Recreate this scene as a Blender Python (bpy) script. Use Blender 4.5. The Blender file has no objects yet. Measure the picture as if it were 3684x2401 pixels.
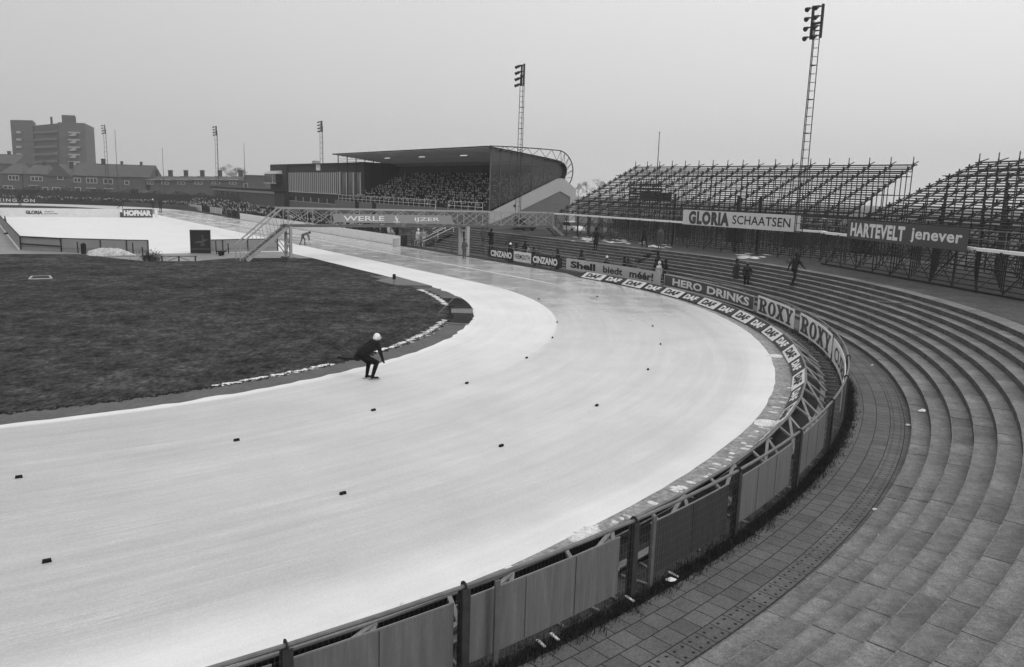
import bpy, math, random
from mathutils import Vector, Matrix
random.seed(7)
V = Vector
R = math.radians
scene = bpy.context.scene
COL = scene.collection

# ------------------------------------------------------------------ camera model and survey helpers
EYE = V((0, 0, 6.78)); FOC = 2872.8; PITCH = .176999; ROLL = .031974
cp, sp = math.cos(PITCH), math.sin(PITCH); cr, sr = math.cos(ROLL), math.sin(ROLL)
FWD = V((0, cp, -sp)); X0 = V((1, 0, 0)); U0 = V((0, sp, cp))
CX = cr * X0 + sr * U0; CU = -sr * X0 + cr * U0
cam_d = bpy.data.cameras.new('camera'); cam = bpy.data.objects.new('camera', cam_d); COL.objects.link(cam)
cam_d.sensor_width = 36; cam_d.lens = FOC / 3684 * 36; cam_d.clip_start = .1; cam_d.clip_end = 6000
M = Matrix((CX, CU, -FWD)).transposed().to_4x4(); M.translation = EYE; cam.matrix_world = M
scene.camera = cam

def ray(px, py):                      # photo measured on a 2380 px wide print
    x, y = px / .646, py / .646
    return ((x - 1842) * CX + (1200.5 - y) * CU) / FOC + FWD
def gnd(px, py, z=0):                 # survey point on a level plane
    d = ray(px, py); t = (z - EYE.z) / d.z
    return EYE + d * t
def onY(px, py, Y):                   # survey point at a known distance
    d = ray(px, py); return EYE + d * (Y / d.y)

# ------------------------------------------------------------------ the oval: bend centre, far straight direction UU, outward NN
CC = V((-27.15, 42.31, 0)); UU = V((-.567, .8237, 0)).normalized(); NN = V((UU.y, -UU.x, 0)); LS = 141.0
Z = V((0, 0, 1))
def un(u, n, z=0): return CC + UU * u + NN * n + Z * z
def toun(p): d = p - CC; return d.dot(UU), d.dot(NN)
def onN(px, py, N):
    d = ray(px, py); t = (N - (EYE - CC).dot(NN)) / d.dot(NN); return EYE + d * t
def onU(px, py, Uu):
    d = ray(px, py); t = (Uu - (EYE - CC).dot(UU)) / d.dot(UU); return EYE + d * t
def fr(a):                            # a<0: u=-a metres up the far straight; a>=0: degrees round the bend
    if a < 0: return CC + UU * (-a), NN.copy(), -UU
    f = R(a); o = NN * math.cos(f) - UU * math.sin(f); t = -NN * math.sin(f) - UU * math.cos(f)
    return CC, o, t
def pt(a, r, z=0): b, o, t = fr(a); return b + o * r + Z * z
def fmat(a, r, z=0):                  # local x along the fence, y outward, z up
    b, o, t = fr(a); m = Matrix((t, o, Z)).transposed().to_4x4(); m.translation = b + o * r + Z * z; return m
def sta(a0, a1, du=2.0, dp=2.0):
    out = []; a = a0
    while a < 0 and a < a1 - 1e-6: out.append(a); a = min(0, a + du)
    while a < a1 - 1e-6: out.append(a); a += dp
    out.append(a1); return out
def arc(a, r=42.8): return a if a < 0 else R(a) * r
def polar(p):
    u, n = toun(p)
    return math.degrees(math.atan2(-u, n)), math.hypot(u, n)
def rfence(a):
    if a <= 0: return 41.3
    return 41.3 + .4 * min(1, a / 45)
def smooth_(x, a, b):
    t = max(0, min(1, (x - a) / (b - a))); return t * t * (3 - 2 * t)
def rdaf(a):
    if a <= 0: return 39.35
    return 39.35 + .55 * min(1, a / 40) + .1 * smooth_(a, 44, 72)

# ------------------------------------------------------------------ materials (a black and white photograph: every tone is grey)
MATS = {}
def mat(name, v, rough=.8, amp=.12, scale=3.0, bump=0.0, metal=0.0, spec=.12, stretch=None, fine=None):
    if name in MATS: return MATS[name]
    m = bpy.data.materials.new(name); m.use_nodes = True; nt = m.node_tree; N = nt.nodes; L = nt.links
    b = N['Principled BSDF']; b.inputs['Roughness'].default_value = rough; b.inputs['Metallic'].default_value = metal
    b.inputs['Specular IOR Level'].default_value = spec
    tc = N.new('ShaderNodeTexCoord'); mp = N.new('ShaderNodeMapping'); L.new(tc.outputs['Object'], mp.inputs[0])
    if stretch: mp.inputs['Scale'].default_value = stretch
    nz = N.new('ShaderNodeTexNoise'); nz.inputs['Scale'].default_value = scale; nz.inputs['Detail'].default_value = 6; nz.inputs['Roughness'].default_value = .65
    L.new(mp.outputs[0], nz.inputs['Vector'])
    mr = N.new('ShaderNodeMapRange'); mr.inputs[1].default_value = .25; mr.inputs[2].default_value = .75
    mr.inputs[3].default_value = v * (1 - amp); mr.inputs[4].default_value = v * (1 + amp); L.new(nz.outputs['Fac'], mr.inputs[0])
    out = mr.outputs[0]
    for fine in ([fine] if isinstance(fine, tuple) else fine or []):
        n2 = N.new('ShaderNodeTexNoise'); n2.inputs['Scale'].default_value = fine[0]; n2.inputs['Detail'].default_value = 4; L.new(mp.outputs[0], n2.inputs['Vector'])
        m2 = N.new('ShaderNodeMapRange'); m2.inputs[1].default_value = .3; m2.inputs[2].default_value = .7; m2.inputs[3].default_value = 1 - fine[1]; m2.inputs[4].default_value = 1 + fine[1]
        L.new(n2.outputs['Fac'], m2.inputs[0]); mu = N.new('ShaderNodeMath'); mu.operation = 'MULTIPLY'; L.new(out, mu.inputs[0]); L.new(m2.outputs[0], mu.inputs[1]); out = mu.outputs[0]
    L.new(out, b.inputs['Base Color'])
    if bump:
        bp = N.new('ShaderNodeBump'); bp.inputs['Strength'].default_value = bump; bp.inputs['Distance'].default_value = .02
        L.new(nz.outputs['Fac'], bp.inputs['Height']); L.new(bp.outputs[0], b.inputs['Normal'])
    MATS[name] = m; return m
def brick(name, v, v2, mortar, bw, bh, ms, rough=.85, uv=False, off=.5, tone=.12, dots=None):
    if name in MATS: return MATS[name]
    m = bpy.data.materials.new(name); m.use_nodes = True; nt = m.node_tree; N = nt.nodes; L = nt.links
    b = N['Principled BSDF']; b.inputs['Roughness'].default_value = rough; b.inputs['Specular IOR Level'].default_value = .1
    tc = N.new('ShaderNodeTexCoord'); vec = tc.outputs['UV' if uv else 'Object']
    if not uv:
        sx = N.new('ShaderNodeSeparateXYZ'); L.new(vec, sx.inputs[0]); ad = N.new('ShaderNodeMath'); L.new(sx.outputs[0], ad.inputs[0]); L.new(sx.outputs[1], ad.inputs[1])
        cb = N.new('ShaderNodeCombineXYZ'); L.new(ad.outputs[0], cb.inputs[0]); L.new(sx.outputs[2], cb.inputs[1]); vec = cb.outputs[0]
    bt = N.new('ShaderNodeTexBrick'); L.new(vec, bt.inputs['Vector']); bt.inputs['Scale'].default_value = 1
    bt.inputs['Brick Width'].default_value = bw; bt.inputs['Row Height'].default_value = bh; bt.inputs['Mortar Size'].default_value = ms; bt.inputs['Mortar Smooth'].default_value = .3; bt.offset = off
    for i, c in (('Color1', v), ('Color2', v2), ('Mortar', mortar)): bt.inputs[i].default_value = (c, c, c, 1)
    nz = N.new('ShaderNodeTexNoise'); nz.inputs['Scale'].default_value = 1.3; nz.inputs['Detail'].default_value = 7; nz.inputs['Roughness'].default_value = .7; L.new(tc.outputs['Object'], nz.inputs['Vector'])
    mr = N.new('ShaderNodeMapRange'); mr.inputs[1].default_value = .25; mr.inputs[2].default_value = .75; mr.inputs[3].default_value = 1 - tone; mr.inputs[4].default_value = 1 + tone; L.new(nz.outputs['Fac'], mr.inputs[0])
    mx = N.new('ShaderNodeMix'); mx.data_type = 'RGBA'; mx.blend_type = 'MULTIPLY'; mx.inputs[0].default_value = 1; L.new(bt.outputs['Color'], mx.inputs[6]); L.new(mr.outputs[0], mx.inputs[7])
    n3 = N.new('ShaderNodeTexNoise'); n3.inputs['Scale'].default_value = 30; n3.inputs['Detail'].default_value = 4; L.new(tc.outputs['Object'], n3.inputs['Vector']); r3 = N.new('ShaderNodeMapRange'); r3.inputs[1].default_value = .3; r3.inputs[2].default_value = .7; r3.inputs[3].default_value = .75; r3.inputs[4].default_value = 1.25; L.new(n3.outputs['Fac'], r3.inputs[0])
    m4 = N.new('ShaderNodeMix'); m4.data_type = 'RGBA'; m4.blend_type = 'MULTIPLY'; m4.inputs[0].default_value = 1; L.new(mx.outputs[2], m4.inputs[6]); L.new(r3.outputs[0], m4.inputs[7])
    col = m4.outputs[2]
    if dots:                          # tiles with drain holes in one row
        sx = N.new('ShaderNodeSeparateXYZ'); L.new(tc.outputs['UV'], sx.inputs[0])
        def mth(op, a, bb):
            k = N.new('ShaderNodeMath'); k.operation = op
            for i, x in enumerate((a, bb)):
                if isinstance(x, (int, float)): k.inputs[i].default_value = x
                elif x is not None: L.new(x, k.inputs[i])
            return k.outputs[0]
        fx = mth('SUBTRACT', mth('FRACT', mth('DIVIDE', sx.outputs[0], .2), 0), .5); fy = mth('SUBTRACT', mth('FRACT', mth('DIVIDE', mth('SUBTRACT', sx.outputs[1], dots[0]), .2), 0), .5)
        dd = mth('ADD', mth('MULTIPLY', fx, fx), mth('MULTIPLY', mth('MULTIPLY', fy, fy), 1.0))
        inr = mth('MULTIPLY', mth('GREATER_THAN', sx.outputs[1], dots[0]), mth('LESS_THAN', sx.outputs[1], dots[1]))
        hole = mth('MULTIPLY', mth('LESS_THAN', dd, .02), inr)
        m3 = N.new('ShaderNodeMix'); m3.data_type = 'RGBA'; L.new(hole, m3.inputs[0]); L.new(col, m3.inputs[6]); m3.inputs[7].default_value = (.02, .02, .02, 1); col = m3.outputs[2]
    L.new(col, b.inputs['Base Color'])
    bp = N.new('ShaderNodeBump'); bp.inputs['Strength'].default_value = .4; bp.inputs['Distance'].default_value = .01; L.new(bt.outputs['Fac'], bp.inputs['Height']); bp.invert = True; L.new(bp.outputs[0], b.inputs['Normal'])
    MATS[name] = m; return m

# ------------------------------------------------------------------ mesh builder
ORG = {}
class MB:
    def __init__(s): s.v = []; s.f = []; s.m = []; s.uv = []
    def poly(s, pts, mi=0):
        k = len(s.v); s.v += [V(p) for p in pts]; s.f.append(tuple(range(k, k + len(pts)))); s.m.append(mi)
    def hexa(s, b, t, mi=0):          # bottom four corners, top four corners (counter-clockwise from above)
        k = len(s.v); s.v += [V(p) for p in b] + [V(p) for p in t]
        for q in ((3, 2, 1, 0), (4, 5, 6, 7), (0, 1, 5, 4), (1, 2, 6, 5), (2, 3, 7, 6), (3, 0, 4, 7)): s.f.append(tuple(k + i for i in q)); s.m.append(mi)
    def box(s, c, sz, ax=None, mi=0):
        x, y, z = ax if ax else (V((1, 0, 0)), V((0, 1, 0)), Z)
        c = V(c); hx, hy, hz = x * sz[0] / 2, y * sz[1] / 2, z * sz[2] / 2
        q = [c - hx - hy, c + hx - hy, c + hx + hy, c - hx + hy]
        s.hexa([p - hz for p in q], [p + hz for p in q], mi)
    def beam(s, p, q, w, h, up=Z, mi=0):
        p, q = V(p), V(q); d = (q - p)
        if d.length < 1e-6: return
        y = d.normalized(); x = y.cross(up)
        if x.length < 1e-3: x = y.cross(V((1, 0, 0)))
        x.normalize(); z = x.cross(y)
        s.box((p + q) / 2, (w, d.length, h), (x, y, z), mi)
    def tube(s, p, q, r, n=6, r1=None, cap=True, mi=0):
        p, q = V(p), V(q); d = q - p
        if d.length < 1e-6: return
        r1 = r if r1 is None else r1
        y = d.normalized(); x = y.cross(Z)
        if x.length < 1e-3: x = V((1, 0, 0))
        x.normalize(); z = x.cross(y); k = len(s.v)
        for i in range(n):
            a = 2 * math.pi * i / n; o = x * math.cos(a) + z * math.sin(a); s.v += [p + o * r, q + o * r1]
        for i in range(n):
            j = (i + 1) % n; s.f.append((k + 2 * i, k + 2 * j, k + 2 * j + 1, k + 2 * i + 1)); s.m.append(mi)
        if cap:
            s.f.append(tuple(k + 2 * i for i in range(n))[::-1]); s.m.append(mi); s.f.append(tuple(k + 2 * i + 1 for i in range(n))); s.m.append(mi)
    def path(s, pts, r, n=6, mi=0):
        for a, b in zip(pts, pts[1:]): s.tube(a, b, r, n, mi=mi)
    def ell(s, c, rad, n=8, m=6, mi=0, ax=None):
        c = V(c); x, y, z = ax if ax else (V((1, 0, 0)), V((0, 1, 0)), Z); k = len(s.v)
        for i in range(m + 1):
            t = math.pi * i / m
            for j in range(n):
                a = 2 * math.pi * j / n
                s.v.append(c + x * rad[0] * math.sin(t) * math.cos(a) + y * rad[1] * math.sin(t) * math.sin(a) + z * rad[2] * math.cos(t))
        for i in range(m):
            for j in range(n):
                j2 = (j + 1) % n; s.f.append((k + i * n + j, k + (i + 1) * n + j, k + (i + 1) * n + j2, k + i * n + j2)); s.m.append(mi)
    def add(s, o, mtx=None, mi=None):
        k = len(s.v); s.v += [(mtx @ p if mtx else p.copy()) for p in o.v]; s.f += [tuple(k + i for i in f) for f in o.f]; s.m += [(x if mi is None else mi) for x in o.m]
    def mesh(s, name, mats, off=None, smooth=False):
        me = bpy.data.meshes.new(name); vs = [tuple(p - off) if off else tuple(p) for p in s.v]
        me.from_pydata(vs, [], s.f)
        for m in (mats if isinstance(mats, (list, tuple)) else [mats]): me.materials.append(m)
        me.polygons.foreach_set('material_index', s.m)
        if smooth: me.polygons.foreach_set('use_smooth', [True] * len(me.polygons))
        me.update(); return me
    def build(s, name, mats, parent=None, smooth=False, local=False):
        off = None
        if parent is not None and not local: off = ORG.get(parent.name)
        return link(name, s.mesh(name, mats, off, smooth), parent)
def link(name, me, parent=None):
    o = bpy.data.objects.new(name, me); COL.objects.link(o)
    if parent is not None:
        o.parent = parent
        if parent.name in ORG: ORG[o.name] = ORG[parent.name]
    return o
def tag(o, label, cat, group=None, kind=None):
    o['label'] = label; o['category'] = cat
    if group: o['group'] = group
    if kind: o['kind'] = kind
    return o
def struct(o): o['kind'] = 'structure'; return o
def stuff(o, label=None, cat=None):
    o['kind'] = 'stuff'
    if label: o['label'] = label; o['category'] = cat
    return o
def root(name, loc, label, cat, group=None, mtx=None):
    o = bpy.data.objects.new(name, None); COL.objects.link(o); o.empty_display_size = .2
    if mtx is not None: o.matrix_world = mtx
    else: o.location = loc; ORG[o.name] = V(loc)
    return tag(o, label, cat, group)
def clone(o, parent=None):
    c = o.copy(); COL.objects.link(c); c.parent = parent
    for ch in list(o.children): clone(ch, c)
    return c
def copyto(o, mtx, label=None, group=None):
    c = clone(o); c.matrix_world = mtx
    if label: c['label'] = label
    if group: c['group'] = group
    return c

# ------------------------------------------------------------------ lettering
def text_mb(s, w, h, bold=0.0, shear=0.0, space=1.0, y=0.0, depth=.012, res=3):
    """letters filling a w x h box centred on the origin, in the local XZ plane, facing -Y"""
    cu = bpy.data.curves.new('lettering', 'FONT'); cu.body = s; cu.size = 1; cu.offset = bold; cu.shear = shear; cu.space_character = space; cu.resolution_u = res; cu.fill_mode = 'FRONT'
    o = bpy.data.objects.new('lettering', cu); COL.objects.link(o)
    dg = bpy.context.evaluated_depsgraph_get(); me = bpy.data.meshes.new_from_object(o.evaluated_get(dg))
    xs = [v.co.x for v in me.vertices]; ys = [v.co.y for v in me.vertices]
    x0, x1, y0, y1 = min(xs), max(xs), min(ys), max(ys); mb = MB()
    mb.v = [V(((v.co.x - x0) / (x1 - x0) * w - w / 2, y, (v.co.y - y0) / (y1 - y0) * h - h / 2)) for v in me.vertices]
    for p in me.polygons:
        f = tuple(p.vertices); n = V((0, 0, 0))
        a, b, c = (mb.v[f[0]], mb.v[f[1]], mb.v[f[2]]); n = (b - a).cross(c - a)
        mb.f.append(f if n.y < 0 else f[::-1]); mb.m.append(0)
    bpy.data.objects.remove(o); bpy.data.meshes.remove(me); bpy.data.curves.remove(cu)
    return mb
def move(mb, dx=0, dy=0, dz=0):
    for p in mb.v: p += V((dx, dy, dz))
    return mb

# ------------------------------------------------------------------ figures: one continuous skin grown over tapered limbs
def remesh(mb, vox, name):
    me = mb.mesh('tmp', [MATS['coat_dark']]); o = bpy.data.objects.new('tmp', me); COL.objects.link(o)
    md = o.modifiers.new('r', 'REMESH'); md.mode = 'VOXEL'; md.voxel_size = vox
    sm = o.modifiers.new('s', 'SMOOTH'); sm.iterations = 2; sm.factor = .5
    dg = bpy.context.evaluated_depsgraph_get(); out = bpy.data.meshes.new_from_object(o.evaluated_get(dg)); out.name = name
    bpy.data.objects.remove(o); bpy.data.meshes.remove(me); return out
def capsule(mb, a, b, r0, r1, n=10):
    a, b = V(a), V(b); mb.ell(a, (r0,) * 3, n, 8); mb.ell(b, (r1,) * 3, n, 8); mb.tube(a, b, r0 * .985, n, r1 * .985)
def body(caps, mats, vox, name):
    """caps: (p, q, r_p, r_q, material slot)"""
    mb = MB()
    for a, b, r0, r1, mi in caps: capsule(mb, a, b, r0, r1)
    me = remesh(mb, vox, name)
    me.materials.clear()
    for m in mats: me.materials.append(m)
    for p in me.polygons:
        c = p.center; best = 9; bi = 0
        for a, b, r0, r1, mi in caps:
            a, b = V(a), V(b); d = b - a; t = max(0, min(1, (c - a).dot(d) / max(1e-9, d.length_squared))); k = (c - a - d * t).length - (r0 + (r1 - r0) * t)
            if k < best: best = k; bi = mi
        p.material_index = bi; p.use_smooth = True
    return me
def hand_caps(w, dirv, side, mi):
    """palm, four unequal fingers and a thumb beyond the wrist w along dirv"""
    d = V(dirv).normalized(); s = V(side).normalized(); k = d.cross(s); w = V(w); out = [(w, w + d * .07, .03, .034, mi)]
    for i, ln in enumerate((.062, .072, .068, .052)):
        b = w + d * .085 + s * (-.027 + .018 * i); m = b + d * ln * .55 + k * .008; out.append((b, m, .0095, .009, mi)); out.append((m, m + d * ln * .4 + k * .022, .009, .0075, mi))
    t = w + d * .03 - s * .03; out.append((t, t + (d * .6 - s * .8).normalized() * .05, .011, .0095, mi)); return out
# ------------------------------------------------------------------ palette
mat('skater_jacket', .014, .9, .5, 9, .9); mat('skater_tights', .007, .8, .2, 9); mat('coat_dark', .034, .9, .25, 6); mat('coat_black', .02, .85, .25, 6); mat('coat_mid', .1, .9, .2, 6); mat('coat_light', .3, .9, .15, 6); mat('coat_white', .62, .9, .1, 6)
mat('trousers', .03, .9, .2, 6); mat('skin', .42, .6, .1, 8); mat('hair', .02, .7, .3, 20); mat('wool_white', .8, .95, .06, 30, .3); mat('hat_grey', .12, .9, .2, 20)
mat('leather', .015, .5, .2, 10); mat('blade_steel', .3, .3, .1, 10, metal=.8)
mat('grass', .022, .95, .5, .22, .6, stretch=(.8, 2.2, 1), fine=[(1.4, .45), (5.5, .5)]); mat('soil', .05, .95, .4, 2.5, .6, fine=(20, .35)); mat('tuft', .03, .95, .3, 4)
mat('asphalt', .115, .85, .2, .7, .2, fine=[(5, .15), (28, .22)]); mat('wet_concrete', .24, .55, .18, .5); mat('plateau', .07, .9, .35, .8, .4, fine=[(5, .3), (22, .35)]); mat('ground', .06, .95, .3, .05)
mat('snow', .84, .75, .06, 3, .35); mat('rink_snow', .72, .7, .05, .25, fine=(6, .05)); mat('slush', .27, .7, .4, 1.6, .3, fine=[(7, .35), (25, .3)])
mat('tube_steel', .042, .6, .25, 5, metal=.3); mat('tube_dark', .025, .7, .25, 5); mat('plank_white', .82, .7, .06, 2); mat('bridge_grey', .34, .6, .15, 3); mat('bridge_dark', .13, .7, .2, 3)
mat('wood', .18, .8, .3, 3, .3, stretch=(1, 1, 8)); mat('wood_light', .24, .8, .25, 4, .2); mat('wood_dark', .022, .85, .3, 4, .2); mat('plywood', .185, .75, .22, 1.0, stretch=(5, 5, .5), fine=[(3, .1), (26, .1)]); mat('plywood_dark', .055, .8, .25, 1.0, stretch=(5, 5, .5), fine=(3, .15))
mat('post_dark', .05, .8, .3, 5, .2); mat('rail_grey', .17, .45, .25, 6, metal=.3); mat('white_paint', .74, .5, .08, 1.2, fine=(12, .05)); mat('sign_white', .66, .6, .1, 1.5, fine=(9, .08)); mat('sign_grey', .44, .6, .1, 1.2, fine=(9, .1)); mat('sign_black', .025, .5, .15, 3); mat('sign_dark', .04, .5, .1, 2); mat('sign_mid', .085, .55, .08, 2); mat('letter_black', .02, .5, .1, 4); mat('letter_grey', .07, .6, .1, 4); mat('letter_white', .72, .5, .1, 3, fine=(14, .1)); mat('letter_soft', .55, .6, .05, 4)
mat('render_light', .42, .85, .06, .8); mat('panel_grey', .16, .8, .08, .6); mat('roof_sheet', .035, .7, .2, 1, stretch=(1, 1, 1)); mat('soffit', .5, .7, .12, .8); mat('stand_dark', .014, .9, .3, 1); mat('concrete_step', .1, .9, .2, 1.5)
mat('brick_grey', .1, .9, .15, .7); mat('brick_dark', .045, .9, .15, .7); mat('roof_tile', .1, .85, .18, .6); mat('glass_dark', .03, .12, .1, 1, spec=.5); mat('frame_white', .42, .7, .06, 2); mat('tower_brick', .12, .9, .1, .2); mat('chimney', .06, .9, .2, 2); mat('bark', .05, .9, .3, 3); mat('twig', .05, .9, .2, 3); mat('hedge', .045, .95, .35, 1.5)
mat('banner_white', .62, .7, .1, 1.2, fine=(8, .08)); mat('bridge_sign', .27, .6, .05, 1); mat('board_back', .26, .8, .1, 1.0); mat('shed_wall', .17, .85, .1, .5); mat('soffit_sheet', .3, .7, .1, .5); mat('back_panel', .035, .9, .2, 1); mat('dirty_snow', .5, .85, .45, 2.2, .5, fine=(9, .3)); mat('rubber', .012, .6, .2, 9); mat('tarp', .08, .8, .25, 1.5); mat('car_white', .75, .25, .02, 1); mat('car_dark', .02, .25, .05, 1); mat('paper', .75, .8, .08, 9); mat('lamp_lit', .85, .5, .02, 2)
nt = MATS['lamp_lit'].node_tree; nt.nodes['Principled BSDF'].inputs['Emission Color'].default_value = (1, 1, 1, 1); nt.nodes['Principled BSDF'].inputs['Emission Strength'].default_value = .6
def clear_glass():
    m = bpy.data.materials.new('clear_glass'); m.use_nodes = True; N = m.node_tree.nodes; L = m.node_tree.links; N.remove(N['Principled BSDF'])
    t = N.new('ShaderNodeBsdfTransparent'); t.inputs[0].default_value = (.8, .8, .8, 1); g = N.new('ShaderNodeBsdfGlossy'); g.inputs['Roughness'].default_value = .08; g.inputs[0].default_value = (.5, .5, .5, 1)
    x = N.new('ShaderNodeMixShader'); f = N.new('ShaderNodeFresnel'); L.new(f.outputs[0], x.inputs[0]); L.new(t.outputs[0], x.inputs[1]); L.new(g.outputs[0], x.inputs[2]); d_ = N.new('ShaderNodeBsdfDiffuse'); d_.inputs[0].default_value = (.3, .3, .3, 1); y_ = N.new('ShaderNodeMixShader'); y_.inputs[0].default_value = .13; L.new(x.outputs[0], y_.inputs[1]); L.new(d_.outputs[0], y_.inputs[2]); L.new(y_.outputs[0], N['Material Output'].inputs[0]); MATS['clear_glass'] = m
clear_glass()
P = MATS

# ------------------------------------------------------------------ sky, sun, haze
SUN_EL, SUN_AZ = R(38), R(120)        # a bright overcast sky, the sun a soft patch behind the right shoulder
w = bpy.data.worlds.new('World'); scene.world = w; w.use_nodes = True; N = w.node_tree.nodes; L = w.node_tree.links
bg = N['Background']; bg.inputs['Strength'].default_value = .1
sky = N.new('ShaderNodeTexSky'); sky.sky_type = 'NISHITA'; sky.sun_disc = False; sky.sun_elevation = SUN_EL; sky.sun_rotation = SUN_AZ; sky.dust_density = 4; sky.air_density = 1.5
bw = N.new('ShaderNodeRGBToBW'); L.new(sky.outputs[0], bw.inputs[0])
tc = N.new('ShaderNodeTexCoord'); sx = N.new('ShaderNodeSeparateXYZ'); L.new(tc.outputs['Generated'], sx.inputs[0])
mz = N.new('ShaderNodeMapRange'); mz.interpolation_type = 'SMOOTHSTEP'; mz.inputs[1].default_value = -.02; mz.inputs[2].default_value = .75; mz.inputs[3].default_value = 6.1; mz.inputs[4].default_value = 9.4; L.new(sx.outputs[2], mz.inputs[0])
mx_ = N.new('ShaderNodeMapRange'); mx_.inputs[1].default_value = -.6; mx_.inputs[2].default_value = .6; mx_.inputs[3].default_value = .84; mx_.inputs[4].default_value = 1.24; L.new(sx.outputs[0], mx_.inputs[0])
cn = N.new('ShaderNodeTexNoise'); cn.inputs['Scale'].default_value = 1.6; cn.inputs['Detail'].default_value = 4; L.new(tc.outputs['Generated'], cn.inputs['Vector'])
cm = N.new('ShaderNodeMapRange'); cm.inputs[3].default_value = .94; cm.inputs[4].default_value = 1.06; L.new(cn.outputs['Fac'], cm.inputs[0])
def wm(op, a, b):
    k = N.new('ShaderNodeMath'); k.operation = op
    for i, x in enumerate((a, b)):
        if isinstance(x, (int, float)): k.inputs[i].default_value = x
        else: L.new(x, k.inputs[i])
    return k.outputs[0]
cloud = wm('MULTIPLY', 1.03, wm('MULTIPLY', wm('MULTIPLY', mz.outputs[0], mx_.outputs[0]), cm.outputs[0]))
L.new(wm('ADD', wm('MULTIPLY', cloud, .9), wm('MULTIPLY', wm('MINIMUM', bw.outputs[0], 12), .08)), bg.inputs['Color'])
sd = bpy.data.lights.new('sun', 'SUN'); sd.energy = .55; sd.angle = R(14); sd.color = (1, 1, 1); so = bpy.data.objects.new('sun', sd); COL.objects.link(so)
sdir = V((math.sin(SUN_AZ) * math.cos(SUN_EL), math.cos(SUN_AZ) * math.cos(SUN_EL), math.sin(SUN_EL)))
so.rotation_euler = sdir.to_track_quat('Z', 'Y').to_euler(); so.location = (0, 0, 50)
scene.view_settings.view_transform = 'Standard'; scene.view_settings.look = 'None'; scene.view_settings.exposure = .22; scene.view_settings.gamma = 1
HAZE = .0005
if HAZE:
    mb = MB(); mb.box((0, 560, 59), (3000, 2400, 121))
    m = bpy.data.materials.new('haze_air'); m.use_nodes = True; n = m.node_tree.nodes; n.remove(n['Principled BSDF']); pv = n.new('ShaderNodeVolumePrincipled')
    pv.inputs['Color'].default_value = (.94, .94, .94, 1); pv.inputs['Density'].default_value = HAZE; pv.inputs['Anisotropy'].default_value = 0
    m.node_tree.links.new(pv.outputs[0], n['Material Output'].inputs['Volume']); o = mb.build('haze', m); o['kind'] = 'stuff'

# ------------------------------------------------------------------ the ground, the ice and the terraces
mb = MB(); mb.poly([(-1400, -500, -.6), (1400, -500, -.6), (1400, 1700, -.6), (-1400, 1700, -.6)])
struct(mb.build('ground', P['ground']))
def oval(u0=0, full=True):            # closed list of (base, outward, tangent, station)
    out = []; u = LS
    k = 47
    for i in range(k): out.append((un(LS * (1 - i / k), 0), NN, LS * i / k))
    s0 = LS
    for i in range(180):
        f = math.pi * i / 180; out.append((CC.copy(), NN * math.cos(f) - UU * math.sin(f), s0 + f * 32))
    s1 = s0 + math.pi * 32
    for i in range(k): out.append((un(LS * i / k, 0), -NN, s1 + LS * i / k))
    s2 = s1 + LS
    for i in range(90):
        f = math.pi * i / 90; out.append((un(LS, 0), -NN * math.cos(f) + UU * math.sin(f), s2 + f * 32))
    out.append((un(LS, 0), NN, s2 + math.pi * 32)); return out
OV = oval()
def smooth(x, a, b):
    t = max(0, min(1, (x - a) / (b - a))); return t * t * (3 - 2 * t)
def oval_sheet(name, radii, z, m, field=None, jit=None):
    me = bpy.data.meshes.new(name); vs = []; fs = []; wet = []; fro = []; uvs = []; n = len(radii)
    for i, (b, o, s) in enumerate(OV):
        for j, r in enumerate(radii):
            rr = r + (jit(i, j) if jit else 0); vs.append(tuple(b + o * rr + Z * z)); uvs.append((s, rr))
            if field: wv, fv = field(i, r); wet.append(wv); fro.append(fv)
    for i in range(len(OV) - 1):
        for j in range(n - 1): fs.append((i * n + j, i * n + j + 1, (i + 1) * n + j + 1, (i + 1) * n + j))
    me.from_pydata(vs, [], [f[::-1] for f in fs]); me.materials.append(m)
    ul = me.uv_layers.new(name='UVMap')
    for lp in me.loops: ul.data[lp.index].uv = uvs[lp.vertex_index]
    if field:
        for nm, dat in (('wet', wet), ('frost', fro)):
            a = me.attributes.new(nm, 'FLOAT', 'POINT'); a.data.foreach_set('value', dat)
    me.update(); return link(name, me)
def ice_field(i, r):
    if i < 47: u = LS * (1 - i / 47); f = 0
    elif i < 227: u = 0; f = i - 47
    elif i < 274: u = -1; f = 180
    else: u = -1; f = 200
    inner = r < 29.5
    if f == 0:
        wet = 0 if inner else 1; fro = .9 if inner else 0
        if abs(r - 34.62) < .1: wet, fro = 0, 1
        if r > 39.0: wet = .7
    elif f <= 180:
        wet = 0 if inner else 1 - smooth(f, 14, 66)
        wet *= 1 - .45 * smooth(r, 37.5, 39.3) * smooth(f, 10, 30)
        fro = (.9 * (1 - smooth(f, 40, 95))) if inner else .5 * smooth(f, 20, 60) * (1 - smooth(f, 60, 100))
        if abs(r - 34.62) < .1 and f < 6: wet, fro = 0, .9 * (1 - f / 6)
        fro = max(fro, .95 * smooth(r, 37.2, 39.1) * smooth(f, 18, 50), .12 * smooth(r, 25, 39) * smooth(f, 70, 100))
    else: wet = .35; fro = .1
    if r < 25.5: fro = max(fro, 1.0); wet = 0
    return wet, fro
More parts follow.
